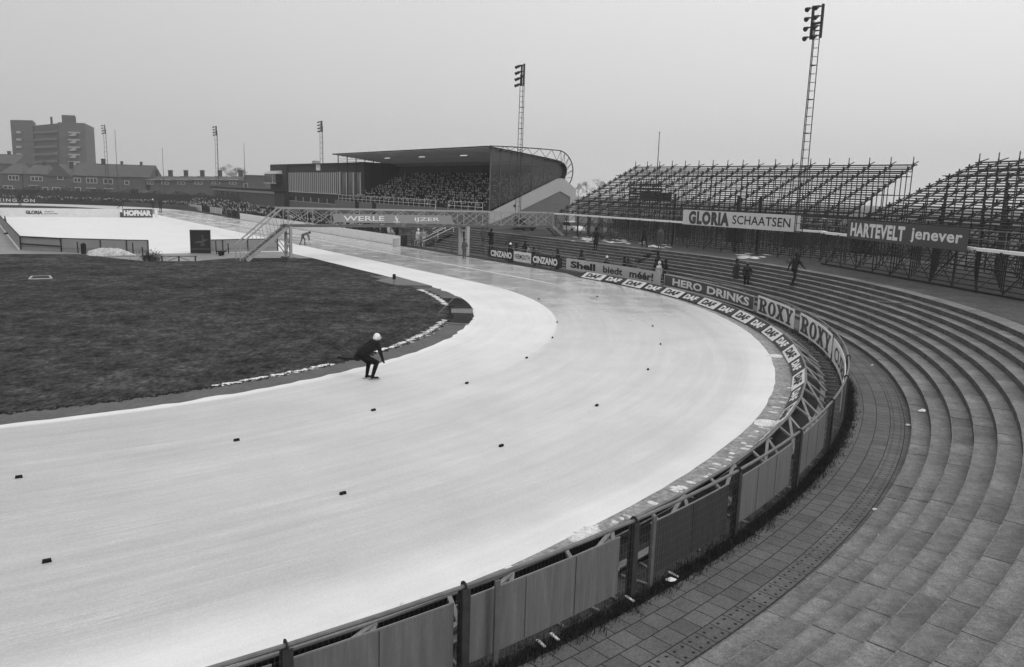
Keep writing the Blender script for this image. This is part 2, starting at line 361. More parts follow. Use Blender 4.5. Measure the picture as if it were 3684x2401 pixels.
def ice_material():
    m = bpy.data.materials.new('ice_surface'); m.use_nodes = True; nt = m.node_tree; N = nt.nodes; L = nt.links; b = N['Principled BSDF']
    def nd(t, **k):
        x = N.new(t)
        for a, v in k.items(): setattr(x, a, v)
        return x
    aw = nd('ShaderNodeAttribute', attribute_name='wet'); af = nd('ShaderNodeAttribute', attribute_name='frost'); uv = nd('ShaderNodeTexCoord')
    def noise(scale, st, det=5, src='UV'):
        mp = nd('ShaderNodeMapping'); mp.inputs['Scale'].default_value = st; L.new(uv.outputs[src], mp.inputs[0]); n = nd('ShaderNodeTexNoise'); n.inputs['Scale'].default_value = scale; n.inputs['Detail'].default_value = det; n.inputs['Roughness'].default_value = .65; L.new(mp.outputs[0], n.inputs['Vector']); return n.outputs['Fac']
    def rng(x, a, bb, c, d):
        r = nd('ShaderNodeMapRange'); 
        for i, v in enumerate((a, bb, c, d)): r.inputs[i + 1].default_value = v
        L.new(x, r.inputs[0]); return r.outputs[0]
    def mth(op, a, bb):
        k = nd('ShaderNodeMath', operation=op)
        for i, x in enumerate((a, bb)):
            if isinstance(x, (int, float)): k.inputs[i].default_value = x
            else: L.new(x, k.inputs[i])
        return k.outputs[0]
    streak = noise(1, (.12, 2.2, 1)); scratch = noise(1, (.5, 22, 1), 3); mott = noise(.35, (1, 1, 1), 6, 'Object'); grain = noise(14, (1, 1, 1), 4, 'Object')
    grit = noise(33, (1, 1, 1), 3, 'Object'); cutn = noise(1, (.16, 26, 1), 2); cutm = noise(.5, (.3, 1, 1), 2); 
    mr_ = []
    for rot, off in ((.16, 3), (-.22, 9)):
        mp = nd('ShaderNodeMapping'); mp.inputs['Rotation'].default_value = (0, 0, rot); mp.inputs['Location'].default_value = (off, off, 0); mp.inputs['Scale'].default_value = (1, 1, 1); L.new(uv.outputs['UV'], mp.inputs[0]); m2 = nd('ShaderNodeMapping'); m2.inputs['Scale'].default_value = (.12, 20, 1); L.new(mp.outputs[0], m2.inputs[0]); nn = nd('ShaderNodeTexNoise'); nn.inputs['Scale'].default_value = 1; nn.inputs['Detail'].default_value = 2; L.new(m2.outputs[0], nn.inputs['Vector']); mr_.append(rng(nn.outputs['Fac'], .63, .68, 0, .16))
    cuts = mth('ADD', mth('ADD', 1, mth('MULTIPLY', mth('ADD', mr_[0], mr_[1]), rng(mott, .42, .58, 0, 1))), mth('MULTIPLY', rng(cutn, .58, .64, 0, .2), rng(cutm, .42, .58, 0, 1)))
    base = mth('MULTIPLY', mth('MULTIPLY', rng(streak, .3, .7, .40, .49), rng(mott, .3, .7, .93, 1.07)), mth('MULTIPLY', rng(scratch, .3, .7, .955, 1.045), mth('MULTIPLY', rng(grain, .3, .7, .95, 1.05), mth('MULTIPLY', rng(grit, .3, .7, .88, 1.12), cuts))))
    frost = mth('MULTIPLY', rng(mott, .3, .7, .68, .78), rng(grit, .3, .7, .94, 1.06))
    wett = mth('MULTIPLY', rng(streak, .3, .7, .45, .55), rng(grain, .3, .7, .95, 1.05))
    fr_ = mth('MULTIPLY', af.outputs['Fac'], rng(streak, .25, .7, .8, 1.1)); fr_ = mth('MINIMUM', fr_, 1)
    def mix(a, b2, f):
        x = nd('ShaderNodeMix', data_type='FLOAT'); L.new(f, x.inputs[0])
        for i, v in ((2, a), (3, b2)):
            if isinstance(v, (int, float)): x.inputs[i].default_value = v
            else: L.new(v, x.inputs[i])
        return x.outputs[0]
    wn = mth('MINIMUM', mth('MULTIPLY', aw.outputs['Fac'], rng(mott, .34, .62, .4, 1.15)), 1)
    c = mix(mix(base, wett, wn), frost, fr_); L.new(c, b.inputs['Base Color'])
    L.new(mix(mix(.5, .1, wn), .8, fr_), b.inputs['Roughness']); L.new(mix(mix(.25, .6, wn), .05, fr_), b.inputs['Specular IOR Level'])
    bp = nd('ShaderNodeBump'); bp.inputs['Strength'].default_value = .06; bp.inputs['Distance'].default_value = .02; L.new(mth('ADD', scratch, grain), bp.inputs['Height']); L.new(bp.outputs[0], b.inputs['Normal'])
    MATS['ice_surface'] = m
ice_material()
rj = random.Random(3)
JT = [rj.uniform(-.09, .09) for _ in range(len(OV))]
IR = [25.0, 25.25, 25.5, 25.8, 26.5, 28, 29.2, 29.45, 29.55, 30, 31.5, 33, 34.3, 34.5, 34.56, 34.68, 34.74, 35, 36, 37, 37.6, 38.2, 38.8, 39.3]
def ice_j(i, j):
    if j == 0: return JT[i]
    if j == len(IR) - 1: return 1.08 if i < 47 else JT[(i * 7) % len(JT)] * .3 + (.28 * smooth(i, 118, 132) if i < 230 else 0)
    return 0
struct(oval_sheet('ice_track', IR, .012, P['ice_surface'], ice_field, ice_j))
struct(oval_sheet('track_verge', [38.9, 39.6, 40.2], .004, P['slush'], None, lambda i, j: 0 if j < 2 else (rdaf(max(0, min(180, i - 47))) + .06 - 40.2 if i <= 227 else 0)))
struct(oval_sheet('verge_ground', [39.2, 41.0, 42.05], .0, P['soil']))
# inner strip of dark paving and the lawn inside the bend
mb = MB()
def ringpoly(mb, a0, a1, r0, r1, z, du=2, dp=2):
    st = sta(a0, a1, du, dp)
    for a, b in zip(st, st[1:]): mb.poly([pt(a, r0, z), pt(a, r1, z), pt(b, r1, z), pt(b, r0, z)][::-1])
ringpoly(mb, -6, 180, 23.75, 25.15, .009)
struct(mb.build('inner_path', P['asphalt']))
mb = MB()
lawn = [pt(a, 24.0, .0) for a in range(180, -1, -3)] + [un(u, 24.9) for u in (4, 8, 12, 16, 19, 21.5)] + [un(22.6, 22), un(23.5, 18.5), un(22.0, 15.5), un(21.2, 14.6), un(22.2, 10.7), un(24.5, 9.5), un(30.3, 6.8), un(31.5, 2), un(31.8, -24.5)]
from mathutils.geometry import tessellate_polygon
def turf_material():
    m = mat('turf', .024, 1.0, .0, .2, .0, spec=0.0); nt = m.node_tree; N = nt.nodes; L = nt.links; b = N['Principled BSDF']; tc = N.new('ShaderNodeTexCoord'); out = None
    for sc, st, lo, hi in ((.1, (1, 1, 1), .65, 1.45), (.45, (1, .8, 1), .55, 1.6), (1.7, (1, .7, 1), .4, 1.9), (6, (1, .6, 1), .4, 1.8)):
        mp = N.new('ShaderNodeMapping'); mp.inputs['Scale'].default_value = st; L.new(tc.outputs['Object'], mp.inputs[0]); n = N.new('ShaderNodeTexNoise'); n.inputs['Scale'].default_value = sc; n.inputs['Detail'].default_value = 5; n.inputs['Roughness'].default_value = .7; L.new(mp.outputs[0], n.inputs['Vector'])
        r = N.new('ShaderNodeMapRange'); r.inputs[1].default_value = .33; r.inputs[2].default_value = .67; r.inputs[3].default_value = lo; r.inputs[4].default_value = hi; L.new(n.outputs['Fac'], r.inputs[0])
        if out is None: out = r.outputs[0]
        else: k = N.new('ShaderNodeMath'); k.operation = 'MULTIPLY'; L.new(out, k.inputs[0]); L.new(r.outputs[0], k.inputs[1]); out = k.outputs[0]
    k = N.new('ShaderNodeMath'); k.operation = 'MULTIPLY'; k.inputs[1].default_value = .048; L.new(out, k.inputs[0]); L.new(k.outputs[0], b.inputs['Base Color'])
    bp = N.new('ShaderNodeBump'); bp.inputs['Strength'].default_value = .8; bp.inputs['Distance'].default_value = .06; L.new(out, bp.inputs['Height']); L.new(bp.outputs[0], b.inputs['Normal'])
turf_material()
tri = tessellate_polygon([lawn]); mb.v = [p + Z * .004 for p in lawn]
for t in tri:
    a, b, c = t; n = (mb.v[b] - mb.v[a]).cross(mb.v[c] - mb.v[a]); mb.f.append((a, b, c) if n.z > 0 else (c, b, a)); mb.m.append(0)
struct(mb.build('lawn', P['turf']))
mb = MB(); mb.poly([un(20.5, 24.98, -.008), un(20.5, -25, -.008), un(38, -25, -.008), un(38, 24.98, -.008)]); struct(mb.build('paved_apron', P['wet_concrete']))
mb = MB(); mb.poly([un(29.2, 25.1, .001), un(29.3, 12, .001), un(36.2, 2.4, .001), un(105, 2.4, .001), un(105, 25.1, .001)]); struct(mb.build('rink_ice', P['rink_snow']))
mb = MB(); mb.poly([un(36, 2.4, -.013), un(36, -26, -.013), un(108, -26, -.013), un(108, 2.4, -.013)]); struct(mb.build('side_path', P['wet_concrete']))
mb = MB(); mb.poly([un(105, 25.05, -.004), un(105, -25.05, -.004), un(141, -25.05, -.004)] + [un(LS, 0, -.004) + (NN * math.cos(f) + UU * math.sin(f)) * 25.05 for f in [math.pi * (1 - i / 24) for i in range(25)]]); struct(mb.build('far_lawn', P['grass']))
mb = MB(); mb.poly([un(-60, -60, -.02), un(-60, 60, -.02), un(230, 60, -.02), un(230, -60, -.02)][::-1]); struct(mb.build('field_base', P['soil']))

# paved walk behind the fence
TS0 = 42.28
brick('paving_tiles', .1, .135, .024, .4, .4, .011, uv=True, tone=.22, dots=(.8, 1.2))
me = bpy.data.meshes.new('walkway'); st = sta(-75, 155, 1.5, 1.5); rad = [41.98, 42.28, 42.68, 43.08, 43.48, 43.7]; vs = []; uvs = []; fs = []
for a in st:
    for r in rad: vs.append(tuple(pt(a, r, .02))); uvs.append((arc(a), r - TS0))
n = len(rad)
for i in range(len(st) - 1):
    for j in range(n - 1): fs.append((i * n + j, (i + 1) * n + j, (i + 1) * n + j + 1, i * n + j + 1)[::-1])
me.from_pydata(vs, [], fs); me.materials.append(P['paving_tiles']); ul = me.uv_layers.new(name='UVMap')
for lp in me.loops: ul.data[lp.index].uv = uvs[lp.vertex_index]
me.update(); struct(link('walkway', me))

# concrete terrace: every slab cast on its own, a little out of line with its neighbours
R0, TREAD, Z0_, RISE, NST = 43.65, .495, .18, .21, 10
def zstep(r): return 0.02 if r < R0 else Z0_ + RISE * min(NST - 1, int((r - R0) / TREAD))
rs = random.Random(11); mb = MB(); tone = []
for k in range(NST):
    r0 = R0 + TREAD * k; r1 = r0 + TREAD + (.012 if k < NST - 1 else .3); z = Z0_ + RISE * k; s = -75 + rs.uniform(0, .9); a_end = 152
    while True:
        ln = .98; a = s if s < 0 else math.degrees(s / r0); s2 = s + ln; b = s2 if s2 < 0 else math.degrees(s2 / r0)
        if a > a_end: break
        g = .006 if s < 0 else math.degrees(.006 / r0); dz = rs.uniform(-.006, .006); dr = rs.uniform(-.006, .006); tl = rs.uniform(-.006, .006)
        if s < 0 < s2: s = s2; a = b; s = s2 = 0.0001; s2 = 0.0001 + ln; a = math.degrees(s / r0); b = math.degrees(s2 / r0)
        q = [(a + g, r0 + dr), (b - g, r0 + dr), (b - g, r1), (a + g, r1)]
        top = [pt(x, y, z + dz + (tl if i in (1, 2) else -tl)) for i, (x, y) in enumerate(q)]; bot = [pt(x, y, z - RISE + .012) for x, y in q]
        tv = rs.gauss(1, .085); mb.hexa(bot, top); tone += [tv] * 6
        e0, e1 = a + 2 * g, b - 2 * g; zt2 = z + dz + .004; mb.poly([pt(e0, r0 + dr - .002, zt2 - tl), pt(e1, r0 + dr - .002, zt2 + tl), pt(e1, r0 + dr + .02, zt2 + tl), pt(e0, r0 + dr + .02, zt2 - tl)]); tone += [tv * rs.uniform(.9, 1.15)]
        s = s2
def slab_material():
    m = mat('terrace_slab', .175, .9, .28, .9, .3, fine=[(4.5, .16), (13, .16), (42, .3)]); nt = m.node_tree; N = nt.nodes; L = nt.links; b = N['Principled BSDF']
    at = N.new('ShaderNodeAttribute'); at.attribute_name = 'tone'; mu = N.new('ShaderNodeMath'); mu.operation = 'MULTIPLY'; old = b.inputs['Base Color'].links[0].from_socket
    L.new(old, mu.inputs[0]); L.new(at.outputs['Fac'], mu.inputs[1]); L.new(mu.outputs[0], b.inputs['Base Color']); return m
slab_material(); mat('shaded_riser', .085, .95, .35, 1.6, .3, fine=[(7, .25), (30, .25)]); mat('worn_nosing', .18, .9, .35, 3, .2, fine=(20, .3)); mb.m = [1 if i % 7 == 2 else 2 if i % 7 == 6 else 0 for i in range(len(mb.f))]; o = mb.build('terrace', [P['terrace_slab'], P['shaded_riser'], P['worn_nosing']]); a = o.data.attributes.new('tone', 'FLOAT', 'FACE'); a.data.foreach_set('value', tone); struct(o)  # risers coloured darker than the treads: overcast shade on upright faces baked in
mb = MB(); st = sta(-75, 153, 5, 2.5)
for k in range(NST):
    r0 = R0 + TREAD * k + .03; z = Z0_ + RISE * k - .06
    for a, b in zip(st, st[1:]):
        mb.poly([pt(a, r0, z - RISE), pt(b, r0, z - RISE), pt(b, r0, z), pt(a, r0, z)]); mb.poly([pt(a, r0, z), pt(b, r0, z), pt(b, r0 + TREAD, z), pt(a, r0 + TREAD, z)])
struct(mb.build('terrace_core', P['stand_dark']))
ZP = Z0_ + RISE * (NST - 1) - .02
mb = MB(); st = sta(-150, 156, 6, 3)
prof = [(48.1, ZP - .01), (52, ZP), (57, ZP + .01), (67, ZP - .01), (82, -.58)]
for (r0, z0), (r1, z1) in zip(prof, prof[1:]):
    for a, b in zip(st, st[1:]): mb.poly([pt(a, r0, z0), pt(b, r0, z0), pt(b, r1, z1), pt(a, r1, z1)])
struct(mb.build('embankment', P['plateau']))
# snow left along the inner path, on the verge and among the grass
def blob(mb, c, rx, ry, h, ax=None, rnd=rs, n=14):
    x, y = ax if ax else (V((1, 0, 0)), V((0, 1, 0))); c = V(c); k = len(mb.v); ring = []
    for q, (sc, hh) in enumerate(((1, 0), (.72, .7), (.35, 1.0))):
        for i in range(n):
            a = 2 * math.pi * i / n; j = rnd.uniform(.72, 1.2); mb.v.append(c + x * rx * sc * j * math.cos(a) + y * ry * sc * j * math.sin(a) + Z * (h * hh * rnd.uniform(.8, 1.15) if q else 0))
    for q in range(2):
        for i in range(n):
            j = (i + 1) % n; mb.f.append((k + q * n + i, k + q * n + j, k + (q + 1) * n + j, k + (q + 1) * n + i)); mb.m.append(0)
    mb.f.append(tuple(k + 2 * n + i for i in range(n))); mb.m.append(0)
mb = MB(); rq = random.Random(5)
for a0, a1 in ((6.5, 24), (37, 59), (66, 78)):
    a = a0
    while a < a1:
        b, o_, t_ = fr(a); dens = 1 if a < 55 else .8; sl = t_ * .8 + X0 * .6; sl.normalize(); L_ = rq.uniform(.22, .38) * dens
        blob(mb, pt(a, 23.68 + rq.uniform(-.06, .06), .004), L_, rq.uniform(.06, .09), .02, (X0, V((0, 1, 0))), rq, 10); a += rq.uniform(.6, .85) if a < 55 else rq.uniform(.3, .6)
stuff(mb.build('snow_strips', P['snow']), 'melting white snow strips along the grass edge of the inner path', 'snow')
mb = MB()
for i in range(170):
    a = rq.uniform(52, 96); r = 39.55 + rq.random() * .5
    if rq.random() < (.75 if 62 < a < 76 or 80 < a < 86 else .12): blob(mb, pt(a, r, .0), rq.uniform(.06, .22), rq.uniform(.04, .1), .03, (fr(a)[1], fr(a)[2]), rq, 9)
for px, py, rx, ry in ((1802, 830, .38, .2), (1779, 984, .42, .34), ):
    blob(mb, gnd(px, py, .0), rx, ry, .1, None, rq, 16)
for i in range(60):
    c_ = gnd(1360 + rq.gauss(0, 16), 1245 - rq.gauss(0, 1), 0); k_ = gnd(1335, 1255, 0).lerp(gnd(1385, 1229, 0), rq.random()); blob(mb, k_ + V((rq.gauss(0, .05), rq.gauss(0, .05), 0)), rq.uniform(.05, .16), rq.uniform(.03, .08), .05, None, rq, 8)
for i in range(70):
    q = rq.choice(((1742, 597, 32, 5), (1370, 556, 40, 5), (1445, 562, 45, 6), (1530, 573, 22, 4)))
    c_ = gnd(q[0] + rq.gauss(0, q[2] * .6), q[1] + rq.gauss(0, q[3] * .5), 2.08)
    if toun(c_)[1] < 48.6 and polar(c_)[1] < 48.6: continue
    blob(mb, c_, rq.uniform(.2, .7), rq.uniform(.06, .18), .04, (UU, NN), rq, 8)
stuff(mb.build('snow_patches', mat('old_snow', .7, .85, .2, 5, .5, fine=(22, .2)), smooth=True), 'dirty white snow patches on the brown verge between ice and boards', 'snow')
# grass growing through the foot of the fence
mb = MB(); rg = random.Random(21)
for i in range(34000):
    a = rg.uniform(52, 104) if i % 4 else rg.uniform(20, 55); lump = .5 + .5 * math.sin(a * 3.1) * math.sin(a * 7.7 + 1); r = 41.86 + rg.gauss(0, .09 + .05 * lump)
    if r > 42.14 + .1 * lump or r < 41.3: continue
    p = pt(a, r, 0); h = rg.uniform(.04, .10 + .12 * lump); d = V((rg.gauss(0, .05), rg.gauss(0, .05), 0)); s_ = V((rg.uniform(-1, 1), rg.uniform(-1, 1), 0)).normalized() * .009
    mb.poly([p - s_, p + s_, p + d + Z * h])
stuff(mb.build('grass_tufts', P['tuft']), 'rough dark grass growing along the foot of the perimeter fence', 'grass')

mb = MB(); rg = random.Random(23)
for i in range(7000):
    a = rg.uniform(8, 108); r = 23.9 - abs(rg.gauss(0, .1)) + .12 * math.sin(a * 2.3) * math.sin(a * 5.1); p = pt(a, r, 0); h = rg.uniform(.02, .07); s_ = V((rg.uniform(-1, 1), rg.uniform(-.4, .4), 0)).normalized() * rg.uniform(.01, .03)
    mb.poly([p - s_, p + s_, p + V((rg.gauss(0, .03), rg.gauss(0, .03), h))])
stuff(mb.build('lawn_edge_grass', P['tuft']), 'ragged grass overhanging the inner path along the edge of the lawn', 'grass')
# ------------------------------------------------------------------ perimeter fence on the outside of the track
fence = root('perimeter_fence', pt(60, 41.7, 0), 'tall wire mesh fence on dark posts curving between the ice and the paved walk', 'fence')
posts = [-34.5, -31, -27.5, -24, -20.6, -17.2, -13.4, -9.8, -6.2, -2.8] + [2.5, 7.2, 12.2, 17.0, 21.8, 26.6, 31.4, 36.2, 41.0, 45.8, 50.6, 55.2, 60.2, 65.0, 69.9, 74.9, 79.9, 84.9, 88.4, 92.4, 97, 101.5]
FH = 1.4
for i, a in enumerate(posts):
    b, o, t = fr(a); r = rfence(a); mb = MB(); near = a > 52; h = FH - .02
    wd = .13 if near else .06
    mb.box(b + o * (r + .06) + Z * (h / 2 + .0), (wd, .02, h), (t, o, Z)); mb.box(b + o * (r + .0) + Z * h / 2, (wd * .35, .10, h), (t, o, Z)); mb.box(b + o * (r - .055) + Z * h / 2, (wd * .9, .02, h), (t, o, Z))
    p = mb.build('post', P['post_dark'] if near else P['rail_grey'], fence)
    if near:
        c = MB(); q = b + o * r + Z * FH
        pts = [q + o * (.055 * math.cos(x)) + Z * (.055 * math.sin(x)) for x in [math.pi * k / 8 - .4 for k in range(11)]]
        for u_, v_ in zip(pts, pts[1:]): c.beam(u_, v_, .05, .012, t)
        c.build('rail_clamp', P['post_dark'], p)
full = posts
for a0, a1 in zip(full, full[1:]):
    mb = MB(); n = max(1, int((a1 - a0) / 1.5)) if a1 > 0 else 1
    mb.path([pt(a0 + (a1 - a0) * i / n, rfence(a0 + (a1 - a0) * i / n), FH) for i in range(n + 1)], .032, 8); mb.build('rail', P['rail_grey'], fence, smooth=False)
mb = MB()
for a0, a1 in zip(full, full[1:]):
    if a1 < 26: 
        mb.path([pt(a0, rfence(a0), .75), pt(a1, rfence(a1), .75)], .008, 4); mb.path([pt(a0, rfence(a0), .2), pt(a1, rfence(a1), .2)], .008, 4); continue
    n = int(round(math.radians(a1 - a0) * 41.7 / .075))
    for k in range(1, n):
        a = a0 + (a1 - a0) * k / n; mb.tube(pt(a, rfence(a) + .03, .06), pt(a, rfence(a) + .03, FH), .0016, 3, cap=False)
    m = 4
    for z in [.08 + .165 * k for k in range(9)]:
        ps = [pt(a0 + (a1 - a0) * k / m, rfence(a0) + .03, z) for k in range(m + 1)]
        mb.path(ps, .0018, 3)
mb.build('wire_mesh', P['rail_grey'], fence)

# ------------------------------------------------------------------ advertising boards on the fence
def curved_panel(mb, a0, a1, rf, z0, z1, th=.025, n=28, mi=0, dr=0.0):
    for i in range(n):
        p, q = a0 + (a1 - a0) * i / n, a0 + (a1 - a0) * (i + 1) / n
        r, s = rf(p) + dr, rf(q) + dr
        b = [pt(p, r, z0), pt(q, s, z0), pt(q, s + th, z0), pt(p, r + th, z0)]; t = [x + Z * (z1 - z0) for x in b]; mb.hexa(b, t, mi)
def adv(a):                            # arc length along the fence, continuous across the tangent point
    return a if a < 0 else R(a) * 41.4
def inv(s): return s if s < 0 else math.degrees(s / 41.4)
def bend_text(tm, a0, a1, rf, zc, dr):
    s0, s1 = adv(a0), adv(a1); sc = (s0 + s1) / 2
    for v in tm.v:
        a = inv(sc + v.x); v[:] = pt(a, rf(a) + dr + v.y, zc + v.z)
    return tm
RB = lambda a: rfence(a) - .1
def fence_board(name, a0, a1, z0, z1, texts, bgm, label, border=None, group='advertising boards along the far fence'):
    """texts: (string, centre fraction, width fraction, height fraction, bold, material, y fraction)"""
    loc = pt((a0 + a1) / 2, RB((a0 + a1) / 2), z0); rt = root('advertising_board', loc, label, 'sign', group)
    mb = MB(); curved_panel(mb, a0, a1, RB, z0, z1); p = mb.build('panel', P[bgm], rt)
    s0, s1 = adv(a0), adv(a1); W = s1 - s0; H = z1 - z0
    for s, cf, wf, hf, bold, m, yf in texts:
        tm = text_mb(s, W * wf, H * hf, bold); move(tm, W * (cf - .5), 0, 0); bend_text(tm, a0, a1, RB, z0 + H * yf, -.01); tm.build('lettering', P[m], p)
    if border:
        b = MB()
        for e0, e1 in ((z0, z0 + .06), (z1 - .06, z1)): curved_panel(b, a0, a1, RB, e0, e1, .004, 8, dr=-.005)
        e = (inv(s0 + .05), inv(s1 - .05)); curved_panel(b, a0, e[0], RB, z0, z1, .004, 1, dr=-.005); curved_panel(b, e[1], a1, RB, z0, z1, .004, 1, dr=-.005); b.build('border', P[border], p)
    return rt, p
# far to near along the fence, each read from its survey marks
fence_board('b', -16.55, -12.15, .23, 1.10, [('CINZANO', .52, .84, .70, .05, 'letter_white', .52)], 'sign_black', 'black board lettered CINZANO in white, nearest to the footbridge pillars')
fence_board('b', -12.10, -9.30, .24, 1.18, [('VERMOUTH', .5, .9, .48, .012, 'letter_black', .5)], 'sign_white', 'white board lettered VERMOUTH between two black boards')
fence_board('b', -9.25, -4.65, .25, 1.12, [('CINZANO', .46, .80, .72, .05, 'letter_white', .5)], 'sign_black', 'black board lettered CINZANO in white, beside the long pale oil company board')
fence_board('b', -4.05, 11.25, .24, 1.20, [('Shell', .185, .27, .62, .045, 'letter_black', .51), ('biedt', .50, .20, .56, .025, 'letter_black', .50), ('m\u00e9\u00e9r!', .80, .25, .62, .03, 'letter_black', .5)], 'sign_grey', 'long pale board with dark lettering Shell biedt below a row of people')
fence_board('b', 11.95, 28.85, .26, 1.16, [('HERO', .25, .32, .58, .035, 'letter_white', .5), ('DRINKS', .705, .48, .58, .035, 'letter_white', .5)], 'sign_mid', 'long dark board lettered HERO DRINKS inside a thin white border', 'letter_soft')
# slab-serif lettering cut letter by letter
def slab_letter(ch, w, h, cx):
    mb = MB(); s = w * .30; t = h * .13; y = 0
    def rect(x0, x1, z0, z1): mb.poly([(cx + x0 - w / 2, y, z0 - h / 2), (cx + x1 - w / 2, y, z0 - h / 2), (cx + x1 - w / 2, y, z1 - h / 2), (cx + x0 - w / 2, y, z1 - h / 2)])
    def quad(*p): mb.poly([(cx + x - w / 2, y, z - h / 2) for x, z in p])
    def ring(x0, x1, z0, z1, tx, tz, a0=0, a1=2 * math.pi, n=24):
        mx, mz, rx, rz = (x0 + x1) / 2, (z0 + z1) / 2, (x1 - x0) / 2, (z1 - z0) / 2
        for i in range(n):
            p, q = a0 + (a1 - a0) * i / n, a0 + (a1 - a0) * (i + 1) / n
            quad((mx + rx * math.cos(p), mz + rz * math.sin(p)), (mx + rx * math.cos(q), mz + rz * math.sin(q)), (mx + (rx - tx) * math.cos(q), mz + (rz - tz) * math.sin(q)), (mx + (rx - tx) * math.cos(p), mz + (rz - tz) * math.sin(p)))
    if ch == 'R':
        rect(.12 * w, .12 * w + s, t, h - t); rect(0, .56 * w, 0, t); rect(0, .5 * w, h - t, h)
        ring(.1 * w, .92 * w, .46 * h, h, s, t, -math.pi / 2, math.pi / 2, 14); rect(.42 * w, .52 * w, .46 * h, .46 * h + t)
        quad((.62 * w, 0), (.98 * w, 0), (.66 * w, .52 * h), (.40 * w, .50 * h)); rect(.56 * w, 1.0 * w, 0, t * .9)
    elif ch == 'O': ring(.02 * w, .98 * w, 0, h, s, t)
    elif ch == 'X':
        quad((.02 * w, 0), (.30 * w, 0), (.92 * w, h), (.70 * w, h)); quad((.62 * w, 0), (.98 * w, 0), (.38 * w, h), (.02 * w, h))
        for x in (0, .56): rect(x * w, (x + .44) * w, 0, t); rect(x * w, (x + .44) * w, h - t, h)
    elif ch == 'Y':
        rect(.36 * w, .36 * w + s, t, .48 * h); rect(.2 * w, .82 * w, 0, t); quad((.36 * w, .46 * h), (.66 * w, .46 * h), (.36 * w, h), (.02 * w, h)); quad((.46 * w, .46 * h), (.66 * w, .46 * h), (.94 * w, h), (.74 * w, h)); rect(0, .46 * w, h - t, h); rect(.6 * w, 1.0 * w, h - t, h)
    fix = []
    for f in mb.f:
        n_ = (mb.v[f[1]] - mb.v[f[0]]).cross(mb.v[f[2]] - mb.v[f[0]]); fix.append(f if n_.y < 0 else f[::-1])
    mb.f = fix; return mb
for a0, a1, lab in ((29.6, 37.35, 'white board lettered ROXY in slab letters, next to the dark drinks board'), (38.75, 47.6, 'white board lettered ROXY in slab letters, nearer the camera')):
    rt, p = fence_board('b', a0, a1, .27, 1.28, [], 'sign_white', lab)
    W = adv(a1) - adv(a0); tm = MB(); off = 0
    for i, ch in enumerate('ROXY'):
        lm = slab_letter(ch, W * .225, .80, -W / 2 + W * (.145 + .236 * i))
        for v in lm.v: v.y = -.001 * i
        tm.add(lm)
    bend_text(tm, a0, a1, RB, .775, -.010); tm.build('lettering', P['letter_grey'], p)
fence_board('b', 48.35, 60.2, .28, 1.22, [('CUSENIER', .5, .86, .62, .02, 'letter_grey', .5)], 'sign_white', 'pale board at the sharp of the bend, its lettering seen almost edge on')
# boards on the near fence, seen from behind through the mesh
backs = [(65.3, 69.7, 'plywood', 'plain back of a grey board at the sharpest turn of the fence'), (70.15, 74.7, 'plywood', 'plain back of a grey board, grass under it, the dark board to its left'), (75.15, 79.05, 'plywood_dark', 'darkest board back on the near fence, right of the open gap'), (80.25, 84.75, 'plywood', 'ribbed grey board back directly left of the open gap in the fence'), (84.3, 84.75, 'plywood', 'narrow grey board strip beside a fence post'), (85.05, 88.25, 'plywood', 'ribbed grey board back with a white lath on the grass beneath it'), (88.6, 92.2, 'plywood', 'grey board back at the bottom left end of the fence'), (92.6, 96.8, 'plywood', 'grey board back beyond the bottom edge of the photo')]
backs = [b for b in backs if b[0] != 84.3]
for a0, a1, m, lab in backs:
    rt = root('advertising_board', pt((a0 + a1) / 2, rfence(60) - .1, .22), lab, 'sign', 'board backs on the near fence')
    mb = MB(); curved_panel(mb, a0, a1, RB, .13, 1.14, .02, 5); mb.build('panel', P[m], rt)
    mb = MB(); curved_panel(mb, a0, a1, RB, 1.141, 1.16, .024, 5, dr=-.002); mb.build('top_batten', P['wood_light'], rt)
    for q in (.33, .66) if a1 - a0 > 4.3 else (.5,):
        mb = MB(); a = a0 + (a1 - a0) * q; curved_panel(mb, a, a + .012, RB, .15, 1.13, .006, 1, dr=.0205); mb.build('joint_strip', P['plywood_dark'], rt)
    # bare board posts beside the gap
for a, lab in ((79.2, 'pale wooden board post standing beside the open gap'), (84.15, 'pale wooden board post with a taped top on the near fence')):
    mb = MB(); b, o, t = fr(a); mb.box(b + o * (rfence(a) + .055) + Z * .68, (.085, .04, 1.34), (t, o, Z)); tag(mb.build('board_post', P['rail_grey']), lab, 'post', 'board posts on the near fence')

# ------------------------------------------------------------------ low DAF boards and the timber frame that carries them
step = 3.72; a_first = .55; npan = 19
def daf_proto(white):
    W = 2 * 39.6 * math.sin(R(step / 2)); H = .587; sk = .15
    rt = root('low_board', (0, 0, 0), '', 'sign', 'low DAF boards round the bend'); ORG.pop(rt.name, None)
    mb = MB(); x0, x1 = -W / 2, W / 2
    b = [V((x0 - sk, 0, .08)), V((x1 - sk, 0, .08)), V((x1 - sk, .02, .07)), V((x0 - sk, .02, .07))]; t = [p + V((2 * sk, .40, .43)) for p in b]; mb.hexa(b, t); p = mb.build('panel', P['sign_white' if white else 'sign_dark'], rt, local=True)
    tm = text_mb('DAF', W * .76, H * .66, .05, .35); 
    for v in tm.v: v[:] = (v.x, .20 + v.z * .681 - .007, .295 + v.z * .732 + .007)
    tm.build('lettering', P['letter_black' if white else 'letter_white'], p, local=True)
    return rt
prot = [daf_proto(True), daf_proto(False)]; used = [False, False]
